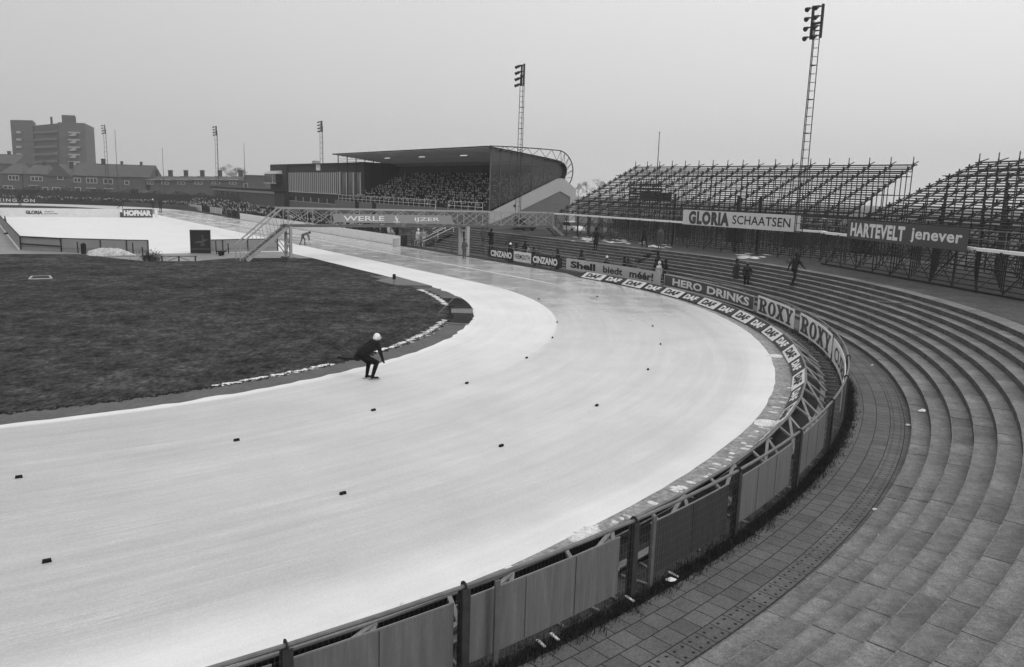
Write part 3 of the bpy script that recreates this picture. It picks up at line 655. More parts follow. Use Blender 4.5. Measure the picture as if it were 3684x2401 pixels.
where = ['below the long pale board, first of the row', 'below the long pale board, second along', 'below the long pale board, third along', 'below the right end of the long pale board', 'under the left end of the drinks board', 'under the word HERO', 'under the gap in the drinks lettering', 'under the word DRINKS', 'under the right end of the drinks board', 'below the farther of the two white slab-letter boards', 'below the gap between the two slab-letter boards', 'below the nearer slab-letter board', 'beside the white snow patch on the verge', 'just past the snow patch towards the camera', 'where the row turns edge-on to the camera', 'edge-on, beside the bent timber rail', 'edge-on, nearest of those still showing their face', 'turned away, near the big snow patch', 'turned away, nearest to the fence rail']
for k in range(npan):
    a = a_first + step * (k + .5); i = k % 2; m = fmat(a, rdaf(a) * math.cos(R(step / 2)) + .0, 0)
    lab = ('white low board with dark DAF letters, ' if i == 0 else 'dark low board with white DAF letters, ') + where[k]
    if not used[i]: used[i] = True; o = prot[i]; o.matrix_world = m; o['label'] = lab
    else: o = copyto(prot[i], m, lab)
frame = root('timber_barrier', pt(60, 40, 0), 'low timber frame with slanting struts behind the curved row of boards', 'barrier')
a = .3; ang = []
while a < 108: ang.append(a); a += step
mb = MB()
for p, q in zip(ang, ang[1:]):
    r0, r1 = rdaf(p) + .03, rdaf(q) + .03
    b = [pt(p, r0, .04), pt(q, r1, .04), pt(q, r1 + .03, .03), pt(p, r0 + .03, .03)]; mb.hexa(b, [pt(p, r0 + .42, .49), pt(q, r1 + .42, .49), pt(q, r1 + .45, .48), pt(p, r0 + .45, .48)])
mb.build('back_board', P['wood_dark'], frame)
mb = MB()
for p, q in zip(ang, ang[1:]): mb.beam(pt(p, rdaf(p) + .45, .52), pt(q, rdaf(q) + .45, .52), .07, .035)
mb.build('top_rail', P['wood'], frame)
for i, (p, q) in enumerate(zip(ang, ang[1:])):
    if p < 18: continue
    mb = MB(); mb.beam(pt(p, 40.98, .1), pt(q, 40.98, .1), .16, .035); mb.build('ground_plank', P['wood_light'], frame)
    mid = (p + q) / 2
    for x, y in ((p, p + .9), (p, q - .5), (mid, mid + .2)) if p > 26 else ((p, p + .6),):
        mb = MB(); mb.beam(pt(x, rdaf(x) + .46, .5), pt(y, 41.1, .12), .075, .05); mb.build('strut', P['wood_light'], frame)
mb = MB(); rr = random.Random(4)
for i in range(86):
    a = 24 + i * .92
    x = rr.uniform(41.06, 41.14); mb = MB(); mb.beam(pt(a, x, .03), pt(a + rr.uniform(-.15, .15), x + rr.uniform(.35, .62), .03), .045, .03); mb.build('floor_batten', P['wood'], frame)
# white painted slats lying on the grass under the near boards
for a, lab in ((87.6, 'short white lath on the grass below the ribbed board'), (82.9, 'left one of two parallel white laths on the grass'), (82.5, 'right one of two parallel white laths on the grass'), (80.0, 'small white lath beside a fence post'), (78.2, 'white lath on the grass right of the open gap')):
    mb = MB(); mb.beam(pt(a, 41.66, .05), pt(a + .06, 41.88, .05), .045, .02); tag(mb.build('white_lath', P['white_paint']), lab, 'lath', 'white laths on the grass')

# ------------------------------------------------------------------ rubber lane blocks
mb = MB(); mb.hexa([V((-.075, -.035, 0)), V((.075, -.035, 0)), V((.075, .035, 0)), V((-.075, .035, 0))], [V((-.068, -.028, .06)), V((.068, -.028, .06)), V((.068, .028, .06)), V((-.068, .028, .06))])
blk = mb.mesh('lane_block', P['rubber'])
for px, py, lab in ((109, 1307, 'large near block at the bottom left'), (44, 1111, 'at the far left edge of the inner row'), (550, 1025, 'on the inner row left of the skater'), (868, 955, 'on the inner row directly below the skater'), (797, 1149, 'on the outer row left of centre'), (1085, 892, 'on the inner row right of the skater'), (1165, 1038, 'on the outer row in the middle of the bend'), (1224, 833, 'on the inner row where the bend tightens'), (1387, 944, 'on the outer row right of the middle'), (1284, 786, 'inner row block below the tip of the white lane'), (1506, 860, 'on the outer row level with the skater'), (1535, 801, 'outer row block left of the snow patch'), (1517, 759, 'outer row block below the bright streak'), (1295, 750, 'at the tip of the white inner lane'), (1388, 690, 'small and far, on the wet outer lanes'), (1252, 696, 'small and far, on the edge of the white lane')):
    o = tag(link('lane_block', blk), 'black rubber lane block ' + lab, 'lane block', 'black lane blocks on the ice'); a, r = polar(gnd(px, py, .012)); o.matrix_world = fmat(a, r, .012)

# ------------------------------------------------------------------ things on the inner edge
mb = MB(); rg = random.Random(9)
for nm, a0, a1, lab in (('g', 17.5, 27.9, 'dark slatted wooden grating on the inner path, upper one'), ('g', 32.0, 39.8, 'dark slatted wooden grating on the inner path, lower one')):
    mb = MB(); n = 6; rows = 9
    for j in range(rows):
        r = 23.86 + 1.12 * j / (rows - 1)
        for i in range(n):
            p, q = a0 + (a1 - a0) * i / n, a0 + (a1 - a0) * (i + 1) / n; mb.beam(pt(p, r, .045), pt(q, r, .045), .06, .03)
    for i in range(n + 1): a = a0 + (a1 - a0) * i / n; mb.beam(pt(a, 23.8, .02), pt(a, 25.02, .02), .07, .025)
    tag(mb.build('wooden_grating', P['wood_dark']), lab, 'grating', 'slatted gratings on the inner path')
mb = MB()
for a, lab in ((28.2, 'pale plank edge across the inner path at the top of the broad board'), (16.9, 'thin pale batten across the inner path above the gratings'), (40.1, 'thin pale batten across the inner path below the gratings'), (7.2, 'thin pale batten across the inner path beside the snow strips')):
    mb = MB(); mb.beam(pt(a, 23.8, .06), pt(a, 25.05, .06), .05, .05); tag(mb.build('batten', P['wood_light']), lab, 'batten', 'battens across the inner path')
mb = MB(); b = [pt(28.6, 23.8, .03), pt(28.6, 25.0, .03), pt(31.8, 25.0, .03), pt(31.8, 23.8, .03)][::-1]; mb.hexa(b, [p + Z * .04 for p in b]); tag(mb.build('cover_board', P['wood']), 'broad grey cover board between the two slatted gratings', 'board')
mb = MB(); mb.tube(gnd(1020, 727, .05), gnd(1060, 688, .5), .015); tag(mb.build('leaning_rod', P['wood_light']), 'thin pale rod leaning across the upper grating', 'rod')
mb = MB(); b = [gnd(873, 652, .12), gnd(919, 662, .12), gnd(1004, 668, .02), gnd(920, 645, .02)]; b = [V((p.x, p.y, .02)) for p in b]; mb.hexa(b, [p + Z * .1 for p in b]); tag(mb.build('low_platform', P['panel_grey']), 'low dark edged platform on the lawn at the inner edge of the track', 'platform')
g = gnd(916, 663, .1); rt = root('lap_sign', g, 'small dark box sign on two thin legs at the low platform', 'sign')
for d in (-.05, .05): mb = MB(); mb.tube(g + CX * d, g + CX * d + Z * .45, .012); mb.build('leg', P['post_dark'], rt)
mb = MB(); mb.box(g + Z * .58, (.2, .12, .36), (CX, V((-CX.y, CX.x, 0)), Z)); mb.build('box', P['coat_black'], rt)
g = gnd(93, 647, 0); rt = root('hatch_frame', g, 'small pale framed hatch lying open in the dark lawn', 'hatch')
for p, q in (((68, 650), (120, 649)), ((75, 644), (115, 643)), ((68, 650), (75, 644)), ((120, 649), (115, 643))): mb = MB(); mb.beam(gnd(*p) + Z * .04, gnd(*q) + Z * .04, .12, .06); mb.build('side', P['render_light'], rt)
mb = MB(); mb.poly([gnd(70, 649.5) + Z * .06, gnd(118, 648.5) + Z * .06, gnd(114, 643.5) + Z * .06, gnd(76, 644.5) + Z * .06]); mb.build('opening', P['coat_black'], rt)  # flat black sheet above the lawn, painted as the shaded inside of the hatch
mb = MB(); b = [gnd(x, y, .02) for x, y in ((783, 833), (806, 836), (846, 836), (826, 828))]; mb.hexa(b, [p + Z * .06 for p in b]); tag(mb.build('duckboard', P['wood_dark']), 'dark plank lying on the inner path behind the skater', 'plank')
for px, py, ang_, lab in ((600, 743, .4, 'thin pale stick lying in the middle of the dark lawn'), (586, 770, -.5, 'short pale stick on the dark lawn near its right end')):
    mb = MB(); g = gnd(px, py, .04); mb.tube(g, g + V((math.cos(ang_) * .5, math.sin(ang_) * .5, .02)), .015); tag(mb.build('stick', P['wood_light']), lab, 'stick')
# litter on the walk and the steps
def litter(px, py, z, s, lab):
    rl = random.Random(int(px)); mb = MB(); g = gnd(px, py, z + .015); pts = []; s *= 1.35
    for i in range(7): a = 2 * math.pi * i / 7; pts.append(g + V((math.cos(a) * s * rl.uniform(.4, 1), math.sin(a) * s * rl.uniform(.4, 1), rl.uniform(0, s * .5))))
    c = g + Z * s * .6
    for i in range(7): mb.poly([pts[i], pts[(i + 1) % 7], c])
    tag(mb.build('paper_scrap', P['paper']), lab, 'litter', 'paper scraps on the terrace')
for q in ((1851, 1391, .02, .12, 'crumpled white paper at the foot of the steps, biggest one on the tiles'), (2143, 957, .4, .12, 'white paper standing in the corner of the second step'), (2051, 1250, .2, .09, 'crumpled paper ball on the lowest step'), (1971, 1273, .02, .09, 'flat crumpled paper on the tiles close to the first step'), (1981, 1338, .2, .06, 'tiny white scrap on the lowest step near the bottom'), (2036, 1187, .02, .07, 'small white scrap on the tiles below the first step'), (1558, 1350, .05, .09, 'white scrap on the grass at the fence foot'), (2111, 990, .02, .08, 'white scrap against the first step at the bend'), (2027, 850, .2, .07, 'pale scrap on the lowest step in the bend'), (2017, 604, 1.4, .14, 'white paper high on the steps right of the climbing man'), (1868, 660, .8, .08, 'white scrap on the steps below the climbing man'), (1690, 582, 1.6, .08, 'white scrap near the foot of the scaffold')): litter(*q)
# ------------------------------------------------------------------ scaffold stands
PITCH_R, RISE_R, NROW, ZD = .77, .375, 16, 4.4
def scaffold(origin, along, back, nb, label, bay=2.0, stringer_end=None):
    """along: unit vector from the first bay to the last, back: unit vector up the rows"""
    rt = root('scaffold_stand', V((origin.x, origin.y, ZP)), label, 'scaffold', 'steel scaffold stands')
    A = lambda i, k, z: V((origin.x, origin.y, 0)) + along * (bay * i) + back * (PITCH_R * k) + Z * z
    zr = lambda k: ZD + RISE_R * k
    posts = [(i, k) for k in range(NROW) for i in range(nb + 1) if (k % 2 == 0 or k > 11)]
    front = [(i, k) for i, k in posts if k in (0, 14, 15)][:96]; rest = [q for q in posts if q not in front]
    def post(mb, i, k):
        top = zr(k) + (.14 if k < NROW - 1 else (.62)); mb.tube(A(i, k, ZP - .02), A(i, k, top), .042, 5)
    for i, k in front: mb = MB(); post(mb, i, k); mb.build('post', P['tube_steel'], rt)
    mb = MB()
    for i, k in rest: post(mb, i, k)
    stuff(mb.build('inner_posts', P['tube_steel'], rt))
    for k in range(NROW):
        mb = MB(); mb.tube(A(-.18, k, zr(k) - .06), A(nb + .18, k, zr(k) - .06), .06, 5); mb.build('ledger', P['tube_steel'], rt)
        if k: mb = MB(); mb.tube(A(-.1, k - .4, zr(k) - .24), A(nb + .1, k - .4, zr(k) - .24), .034, 5); mb.build('ledger', P['tube_steel'], rt)
    br_ = [(i, k) for k in range(NROW) for i in range(nb + 1)]; br_ = [q for q in br_ if q[1] in (0, 1, 2, 13, 14, 15)][:98] + [q for q in br_ if q[1] not in (0, 1, 2, 13, 14, 15)] + [q for q in br_ if q[1] in (0, 1, 2, 13, 14, 15)][98:]
    bm = MB(); o0, oz = A(0, 0, 0), Z; bm.tube(Z * -.12, Z * .18, .062, 6); bm.tube(back * (PITCH_R * -.05) - Z * .03, back * PITCH_R + Z * (RISE_R - .12), .042, 5); bmesh_ = bm.mesh('seat_bracket', P['tube_dark']); rest_b = MB()
    for j, (i, k) in enumerate(br_):
        if j < 98: ob = link('seat_bracket', bmesh_, rt); ob.location = A(i, k, zr(k)) - ORG[rt.name]
        else: rest_b.add(bm, Matrix.Translation(A(i, k, zr(k))))
    stuff(rest_b.build('inner_brackets', P['tube_dark'], rt))
    for i in range(nb + 1):
        mb = MB(); mb.tube(A(i, -.1, zr(0) - .22), A(i, NROW - .7, zr(NROW - .7) - .22), .045, 5); mb.build('stringer', P['tube_steel'], rt)
    for k in (0, 3, 6, 9, 12, 15):
        for z in [ZP + .3] + [ZP + 1.35 + 2.0 * j for j in range(4)]:
            if z < zr(k) - .4: mb = MB(); mb.tube(A(0, k, z), A(nb, k, z), .036, 5); mb.build('lacing_tube', P['tube_steel'], rt)
    rb = random.Random(nb)
    for k in (0, 5, 10, 15):
        for i in range(0, nb):
            if rb.random() < (.75 if k == 0 else .45):
                z0 = ZP + .15; z1 = min(zr(k) - .35, z0 + 2.0 + rb.uniform(0, .3)); mb = MB(); d = rb.choice((0, 1)); mb.tube(A(i + d, k, z0), A(i + 1 - d, k, z1), .034, 5)
                if k == 0 and rb.random() < .4: mb.tube(A(i + 1 - d, k, z0), A(i + d, k, z1), .034, 5)
                mb.build('cross_brace', P['tube_steel'], rt)
    for i in range(nb + 1):
        mb = MB(); mb.tube(A(i, 0, ZP + .1), A(i, 4, zr(4) - 1.4), .026, 5)
        for k in range(3, NROW, 3): mb.tube(A(i, k, ZP + .5 + .1 * (k % 4)), A(i, min(15, k + 3), min(zr(min(15, k + 3)) - .5, ZP + 3.2 + .1 * (k % 4))), .032, 4)
        mb.build('raking_brace', P['tube_steel'], rt)
    # extra thick tubes: two walkway levels and the seat planks
    for k in (4, 12):
        mb = MB(); mb.beam(A(-.4, k + .3, zr(k) + .02), A(nb + .5, k + .3, zr(k) + .02), .5, .06); mb.build('gangway', P['tube_dark'], rt)
    for i in range(nb):
        mb = MB(); mb.beam(A(i + .01, -.18, ZD + .0), A(i + .99, -.18, ZD + .0), .36, .17, mi=0); mb.build('white_plank', P['plank_white'], rt)
    for k in (0,):
        for h in (.55, 1.05): mb = MB(); mb.tube(A(0, k - .3, ZD + h), A(nb, k - .3, ZD + h), .02, 5); mb.build('guard_rail', P['rail_grey'], rt)
        for i in range(0, nb + 1): mb = MB(); mb.tube(A(i, k - .3, ZD - .1), A(i, k - .3, ZD + 1.1), .02, 5); mb.build('rail_post', P['rail_grey'], rt)
    for i in range(nb + 1):
        mb = MB(); mb.tube(A(i, .0, ZD - .9), A(i, -.6, ZD - .02), .022, 5); mb.tube(A(i, -.6, ZD - .05), A(i, .4, ZD - .05), .022, 5); mb.build('plank_bracket', P['tube_steel'], rt)
    if stringer_end is not None:
        i = stringer_end; mb = MB(); mb.tube(A(i, 2, zr(2) - .9), A(i, 16.6, zr(16.6) + .35), .05, 6); mb.tube(A(i, 3, zr(3) - 1.2), A(i, 15, zr(15) - .3), .04, 6); mb.build('end_stringer', P['tube_steel'], rt)
    return A
UL = 21.6
A1 = scaffold(un(UL, 53.3), -UU, NN, 17, 'long steel scaffold stand of empty rows behind the pale GLORIA banner')
D2 = V((.145, -.989, 0)).normalized(); M2 = V((-D2.y, D2.x, 0)); A0 = V((22.85, 63.9, 0))
A2 = scaffold(A0 + D2 * 3.8, D2, M2, 12, 'steel scaffold stand at the right edge, its stepped end rising behind the dark HARTEVELT banner')
# plank bridging the gap between the stands
mb = MB(); mb.beam(A1(17, -.18, ZD), A2(0, -.18, ZD), .36, .17); mb.tube(A1(17, -.3, ZD + 1.05), A2(0, -.3, ZD + 1.05), .02, 5); tag(mb.build('link_plank', P['plank_white']), 'white plank deck linking the two scaffold stands', 'plank')
# timber sole plates under the near stand
for i in range(0, 12, 2):
    mb = MB(); mb.beam(A2(i - .1, -.25, ZP + .06), A2(i + 1.9, -.25, ZP + .06), .22, .1); tag(mb.build('sole_plate', P['wood_dark']), 'dark timber sole plate under the front posts of the right scaffold stand', 'plank', 'sole plates under the right scaffold stand')
mb = MB(); mb.tube(gnd(2040, 700, ZP + .05), gnd(2118, 708, ZP + .05), .03); tag(mb.build('loose_tube', P['rail_grey']), 'loose scaffold tube lying on the bare ground at the top of the steps', 'tube')
# tarpaulin booth inside the first stand
q0, q1 = onN(1473, 500, 61.5), onN(1545, 500, 61.5); rt = root('camera_booth', V((q0.x, q0.y, 4)), 'dark boxed booth built into the rows of the long scaffold stand', 'booth')
c = (q0 + q1) / 2; c.z = 7.0; Lb = (q1 - q0).length
for j in range(6): mb = MB(); mb.box(c + Z * (-.75 + .3 * j) - NN * .8, (Lb, .04, .17), (-UU, NN, Z)); mb.build('wall_plank', P['tarp'], rt)
mb = MB(); mb.box(c + NN * .8 - Z * .35, (Lb, .04, .9), (-UU, NN, Z)); mb.build('rear_wall', P['tarp'], rt)
mb = MB(); c2 = c.copy(); c2.z = 7.93; mb.box(c2, (Lb + .3, 1.9, .12), (-UU, NN, Z)); mb.build('roof', P['tube_dark'], rt)
mb = MB()
for f in (-.5, -.16, .16, .5): mb.tube(c - UU * (f * Lb) - NN * .8 + Z * -4, c - UU * (f * Lb) - NN * .8 + Z * 1.3, .05, 5)
mb.build('support_post', P['tube_dark'], rt)
# thicker timber poles standing inside the stand
for px, py0, lab in ((2720 * .646, 0, 'thick dark pole under the stand, left of the right lighting mast'), (2640 * .646, 0, 'thick dark pole under the stand, below the word SCHAATSEN'), (2415 * .646, 0, 'thick dark pole under the stand, left of the pale banner')):
    p = onN(px, 600, 54.6); mb = MB(); mb.tube(V((p.x, p.y, ZP - .1)), V((p.x, p.y, 6.9)), .12, 8); tag(mb.build('timber_pole', P['tube_dark']), lab, 'pole', 'thick poles under the long scaffold stand')
# banners
def banner(p0, p1, zb, zt, texts, bgm, label, facing):
    """p0/p1 bottom-left/right ground points seen from the ice"""
    t = (p1 - p0); t.z = 0; W = t.length; t.normalize(); o = V((-t.y, t.x, 0)); m = Matrix((t, o, Z)).transposed().to_4x4(); c = (p0 + p1) / 2; m.translation = V((c.x, c.y, zb)); rt = root('banner', (0, 0, 0), label, 'banner', mtx=m)
    H = zt - zb; mb = MB(); mb.box((0, .02, H / 2), (W, .03, H)); p = mb.build('cloth', P[bgm], rt, local=True)
    for s, cf, wf, hf, bold, mt, yf, cond in texts:
        tm = text_mb(s, W * wf, H * hf, bold, space=1 + bold * 2.2); move(tm, W * (cf - .5), -.001, H * yf); tm.build('lettering', P[mt], p, local=True)
    for e in (.02, H - .02): b = MB(); b.box((0, .045, e), (W, .02, .04)); b.build('batten', P['wood'], rt, local=True)
    return rt
g0, g1 = onN((2400 + .2838 * 195) * .646, (560 + .2838 * 870) * .646, 52.75), onN((2400 + .2838 * 1672) * .646, (560 + .2838 * 975) * .646, 52.75)
gt = onN((2400 + .2838 * 202) * .646, (560 + .2838 * 685) * .646, 52.75)
banner(g0, g1, (g0.z + g1.z) / 2, (g0.z + g1.z) / 2 + (gt.z - g0.z), [('GLORIA', .245, .375, .90, .065, 'letter_grey', .5, 1), ('SCHAATSEN', .695, .47, .56, .012, 'letter_black', .52, 1)], 'banner_white', 'long pale banner lettered GLORIA SCHAATSEN hung on the front of the scaffold', None)
def onM(px, py, off):
    d = ray(px, py); nrm = M2; t = (A0.dot(nrm) + off - EYE.dot(nrm)) / d.dot(nrm); return EYE + d * t
h0, h1 = onM((2800 + .4191 * 585) * .646, (500 + .4191 * 850) * .646, -.6), onM((2800 + .4191 * 1612) * .646, (500 + .4191 * 972) * .646, -.6); ht = onM((2800 + .4191 * 598) * .646, (500 + .4191 * 690) * .646, -.6)
banner(h0, h1, (h0.z + h1.z) / 2, (h0.z + h1.z) / 2 + (ht.z - h0.z), [('HARTEVELT', .285, .50, .72, .045, 'letter_white', .50, 1), ('jenever', .775, .38, .68, .025, 'letter_white', .48, 1)], 'sign_mid', 'long dark banner lettered HARTEVELT jenever hung on the right scaffold stand', None)

# ------------------------------------------------------------------ lighting masts
def mast(base, ztop, label, face, mb_mat='tube_dark', wb=.62, wt=.46, lamps=8, name='lighting_mast', detail=True):
    rt = root(name, base, label, 'mast', 'floodlight masts round the track'); f = V(face).normalized(); s = V((-f.y, f.x, 0)); H = ztop - base.z
    legs = [f * .577, -f * .289 + s * .5, -f * .289 - s * .5]; tr = .035 if detail else .05
    for l in legs: mb = MB(); mb.tube(base + l * wb, base + l * wt + Z * (H - 1.2), tr, 6); mb.build('leg', P['tube_steel'], rt)
    mb = MB(); n = int(H / (.62 if detail else 1.2))
    for i in range(1, n):
        t = i / n; w_ = wb + (wt - wb) * t; z = Z * (H - 1.2) * t
        big = i % 4 == 0
        for a in range(3): mb.tube(base + legs[a] * w_ + z, base + legs[(a + 1) % 3] * w_ + z, (.03 if big else .013) if detail else .025, 4)
    mb.build('rungs', P['tube_steel'], rt)
    top = base + Z * (H - 1.3)
    for sd_ in (-1, 1):
        mb = MB(); q = top + s * (.42 * sd_); mb.box(q + Z * .1, (.1, .2, 2.3), (s, f, Z)); mb.build('lamp_rack', P[mb_mat], rt)
    mb = MB(); mb.beam(top - s * .42, top + s * .42, .12, .14); mb.beam(top + Z * 1.1 - s * .42, top + Z * 1.1 + s * .42, .05, .05); mb.build('cross_beam', P[mb_mat], rt)
    for sd_ in (-1, 1):
        for k in range(4):
            q = top + s * (.42 * sd_) + f * .28 + Z * (1.1 - .66 * k); d = (f * .9 - Z * .45 + s * sd_ * -.1).normalized()
            mb = MB(); mb.tube(q - f * .2, q + d * .15, .05, 6); mb.tube(q + d * .1, q + d * .5, .07, 10, .18); mb.tube(q + d * .5, q + d * .54, .18, 10, .16); mb.build('floodlight', P[mb_mat], rt)
    mb = MB(); mb.box(base + Z * .1, (1.0, 1.0, .3)); mb.build('footing', P['concrete_step'], rt)
mast(V((21.1, 60.3, ZP)), 20.55, 'tall lattice floodlight mast in front of the scaffold at the right', (-.85, -.5, 0), 'tube_steel')
mast(V((.28, 93.0, ZP)), 20.75, 'lattice floodlight mast rising before the covered grandstand', (-.9, -.3, 0), 'tube_steel')
for px, pyt, lab in ((747, 281, 'distant floodlight mast rising behind the clubhouse'), (502, 293, 'distant floodlight mast behind the chimneyed row houses'), (243, 290, 'distant floodlight mast right of the apartment tower')):
    dz = ray(px, pyt); t = 13.8 / dz.z; p = EYE + dz * t; mast(V((p.x, p.y, -.5)), 20.6, lab, (-.8, -.45, 0), 'tube_steel', .75, .6, detail=False)
for px, py, Y, zt, lab in ((1533, 308, 150, None, 'thin bare flagpole behind the long scaffold stand'), (377, 345, 260, None, 'very thin distant pole above the low row houses'), (567, 335, 260, None, 'thin distant pole right of the row house chimneys'), (267, 304, 260, None, 'thin distant pole beside the left floodlight mast')):
    p = onY(px, py, Y); mb = MB(); mb.tube(V((p.x, p.y, -.6)), p, .13 if Y < 200 else .11, 6, .06); mb.ell(p, (.14, .14, .1), 6, 4); tag(mb.build('flagpole', P['tube_steel']), lab, 'pole')

# ------------------------------------------------------------------ footbridge over the straight
UB0, UB1 = 19.9, 21.2; n0, n1, zb, zt = 22.2, 51.6, 3.05, 4.62
br = root('footbridge', un(20.5, 30, 0), 'grey lattice footbridge crossing over the ice with stairs at its left end', 'bridge')
for u in (UB0, UB1):
    mb = MB(); mb.beam(un(u, n0 - .6, zt), un(u, n1, zt - .1), .13, .13); mb.build('top_chord', P['bridge_grey'], br)
    mb = MB(); mb.beam(un(u, n0 - .3, zb), un(u, n1, zb), .12, .17); mb.build('bottom_chord', P['bridge_dark'], br)
    nbay = 13; pnl = (n1 - n0) / nbay
    for i in range(nbay + 1):
        mb = MB(); n = n0 + pnl * i; mb.beam(un(u, n, zb), un(u, n, zt), .06, .06, NN); mb.build('upright', P['bridge_grey'], br)
    for i in range(nbay):
        a, b = n0 + pnl * i, n0 + pnl * (i + 1); mb = MB(); mb.beam(un(u, a, zb + .08), un(u, b, zt - .08), .045, .045, UU); mb.beam(un(u + .03, b, zb + .08), un(u + .03, a, zt - .08), .045, .045, UU); mb.build('cross_brace', P['bridge_grey'], br)
mb = MB(); mb.box(un(20.55, (n0 + n1) / 2, zb + .1), (1.2, n1 - n0, .07), (UU, NN, Z)); mb.build('deck', P['bridge_dark'], br)
for side, u in (('', UB0), ('', UB1)):
    mb = MB(); mb.beam(un(u, 18.5, .05), un(u, n0 + .1, zb), .1, .3, Z); mb.build('stair_stringer', P['bridge_grey'], br)
    mb = MB(); mb.beam(un(u, 17.9, 1.4), un(u, n0 - .5, zt), .11, .11); mb.beam(un(u, 17.95, .1), un(u, 17.95, 1.4), .09, .09, NN); mb.build('stair_handrail', P['bridge_grey'], br)
    for k in range(6): mb = MB(); f = (k + .5) / 6; mb.beam(un(u, 18.4 + 3.6 * f, .15 + 2.9 * f), un(u, 18.1 + 3.6 * f, 1.55 + 2.9 * f), .035, .035, NN); mb.build('baluster', P['bridge_grey'], br)
for k in range(15): f = (k + .5) / 15; mb = MB(); mb.box(un(20.55, 18.6 + 3.6 * f, .1 + 2.9 * f), (1.2, .26, .04), (UU, NN, Z)); mb.build('stair_tread', P['bridge_dark'], br)
for u in (UB0, UB1):
    mb = MB(); mb.beam(un(u, 22.4, 0), un(u, 22.4, zb), .22, .22, NN); mb.build('pillar', P['bridge_grey'], br)
    mb = MB(); mb.beam(un(u, 22.35, .5), un(u, 20.9, 2.4), .07, .07, UU); mb.build('raking_strut', P['bridge_grey'], br)
    mb = MB(); mb.beam(un(u, 40.75, 0), un(u, 40.75, zb), .42, .3, NN); mb.build('pillar', P['render_light'], br)
mb = MB(); mb.beam(un(UB0, 22.4, .3), un(UB1, 22.4, 2.6), .06, .06); mb.beam(un(UB1, 22.4, .3), un(UB0, 22.4, 2.6), .06, .06); mb.beam(un(UB0, 22.4, 2.35), un(UB1, 22.4, 2.35), .1, .1); mb.build('pillar_brace', P['bridge_grey'], br)
mb = MB(); mb.box(un(20.5, 22.4, .12), (1.9, .8, .26), (UU, NN, Z)); mb.build('footing', P['concrete_step'], br)
mb = MB(); mb.beam(un(UB0 - .1, 40.75, 2.62), un(UB1 + .1, 40.75, 2.62), .3, .26); mb.build('cap_beam', P['render_light'], br)
mb = MB(); mb.box(un(20.5, 40.75, .04), (2.2, .9, .1), (UU, NN, Z)); mb.build('footing', P['concrete_step'], br)
for u in (UB0, UB1): mb = MB(); mb.beam(un(u, n1, zb), un(u, n1 + 1.5, ZP), .1, .3); mb.build('stair_stringer', P['bridge_grey'], br)
for k in range(5): f = (k + .5) / 5; mb = MB(); mb.box(un(20.55, n1 + 1.5 * f, zb - (zb - ZP) * f + .05), (1.2, .28, .04), (UU, NN, Z)); mb.build('stair_tread', P['bridge_dark'], br)
# sign boards on the bridge side facing the bend
sg = root('bridge_sign', un(19.8, 32.6, 3.3), 'long grey sign on the footbridge lettered WERLE IJZER with slanted ends', 'sign'); us = UB0 - .12; sl, srr = 26.35, 38.75
mb = MB(); q = [un(us, sl + .12, 3.42), un(us, srr + .3, 3.28), un(us, srr, 4.14), un(us, sl - .1, 4.20)]; b = [p + UU * .05 for p in q]
k = len(mb.v); mb.v += q + b
for f in ((0, 1, 2, 3), (7, 6, 5, 4), (0, 4, 5, 1), (1, 5, 6, 2), (2, 6, 7, 3), (3, 7, 4, 0)): mb.f.append(tuple(k + i for i in f)); mb.m.append(0)
p = mb.build('panel', P['bridge_sign'], sg)
def on_bridge(tm, nc, zc):
    for v in tm.v: v[:] = un(us - .012 + v.y, nc + v.x, zc + v.z)
    return tm
on_bridge(text_mb('WERLE', 4.1, .46, .012), 29.4, 3.78).build('lettering', P['letter_white'], p); on_bridge(text_mb('IJZER', 2.75, .44, .012), 36.05, 3.70).build('lettering', P['letter_white'], p)
mb = MB(); mb.v = []; e = lambda pts: mb.poly([V((x, 0, z)) for x, z in pts])   # small white emblem: a bird-like blade on a base
e([(-.35, -.3), (.35, -.3), (.35, -.24), (-.35, -.24)]); e([(-.05, -.24), (.12, -.24), (.16, .2), (.06, .0)]); e([(-.2, -.02), (.06, -.12), (.06, .04), (-.12, .18)]); e([(-.2, .2), (-.02, .1), (-.04, .26), (-.2, .28)])
on_bridge(mb, 32.75, 3.74).build('emblem', P['letter_white'], p)

# ------------------------------------------------------------------ covered grandstand
UE, UF = 32.0, 77.5; gs = root('grandstand', un(55, 57, ZP), 'covered grandstand packed with spectators under a dark cantilever roof with curved trusses', 'grandstand')
prof = [(50.3, 11.92), (54, 11.55), (59.4, 10.95), (61.2, 10.68), (61.9, 10.4), (62.3, 10.0), (62.42, 9.5), (62.3, 9.0), (62.05, 8.5)]
mb = MB()
for (a, z0), (b, z1) in zip(prof, prof[1:]):
    for i in range(24):
        u0, u1 = UE - .4 + (80 - UE + .4) * i / 24, UE - .4 + (80 - UE + .4) * (i + 1) / 24; mb.hexa([un(u0, a, z0 - .12), un(u1, a, z0 - .12), un(u1, b, z1 - .12), un(u0, b, z1 - .12)], [un(u0, a, z0), un(u1, a, z0), un(u1, b, z1), un(u0, b, z1)])
roof = mb.build('roof', P['roof_sheet'], gs)
mb = MB()
for (a, z0), (b, z1) in zip(prof[:5], prof[1:5]): mb.poly([un(UE - .3, a, z0 - .13), un(79.9, a, z0 - .13), un(79.9, b, z1 - .13), un(UE - .3, b, z1 - .13)][::-1])
mb.build('soffit', P['soffit_sheet'], roof)
mb = MB()
for j in range(13):
    n = 50.5 + .78 * j; z = 11.92 + (n - 50.3) * (10.95 - 11.92) / 9.1 - .17; mb.beam(un(UE - .3, n, z), un(79.9, n, z), .2 if j else .12, .06)
mb.build('purlin', P['soffit'], roof)
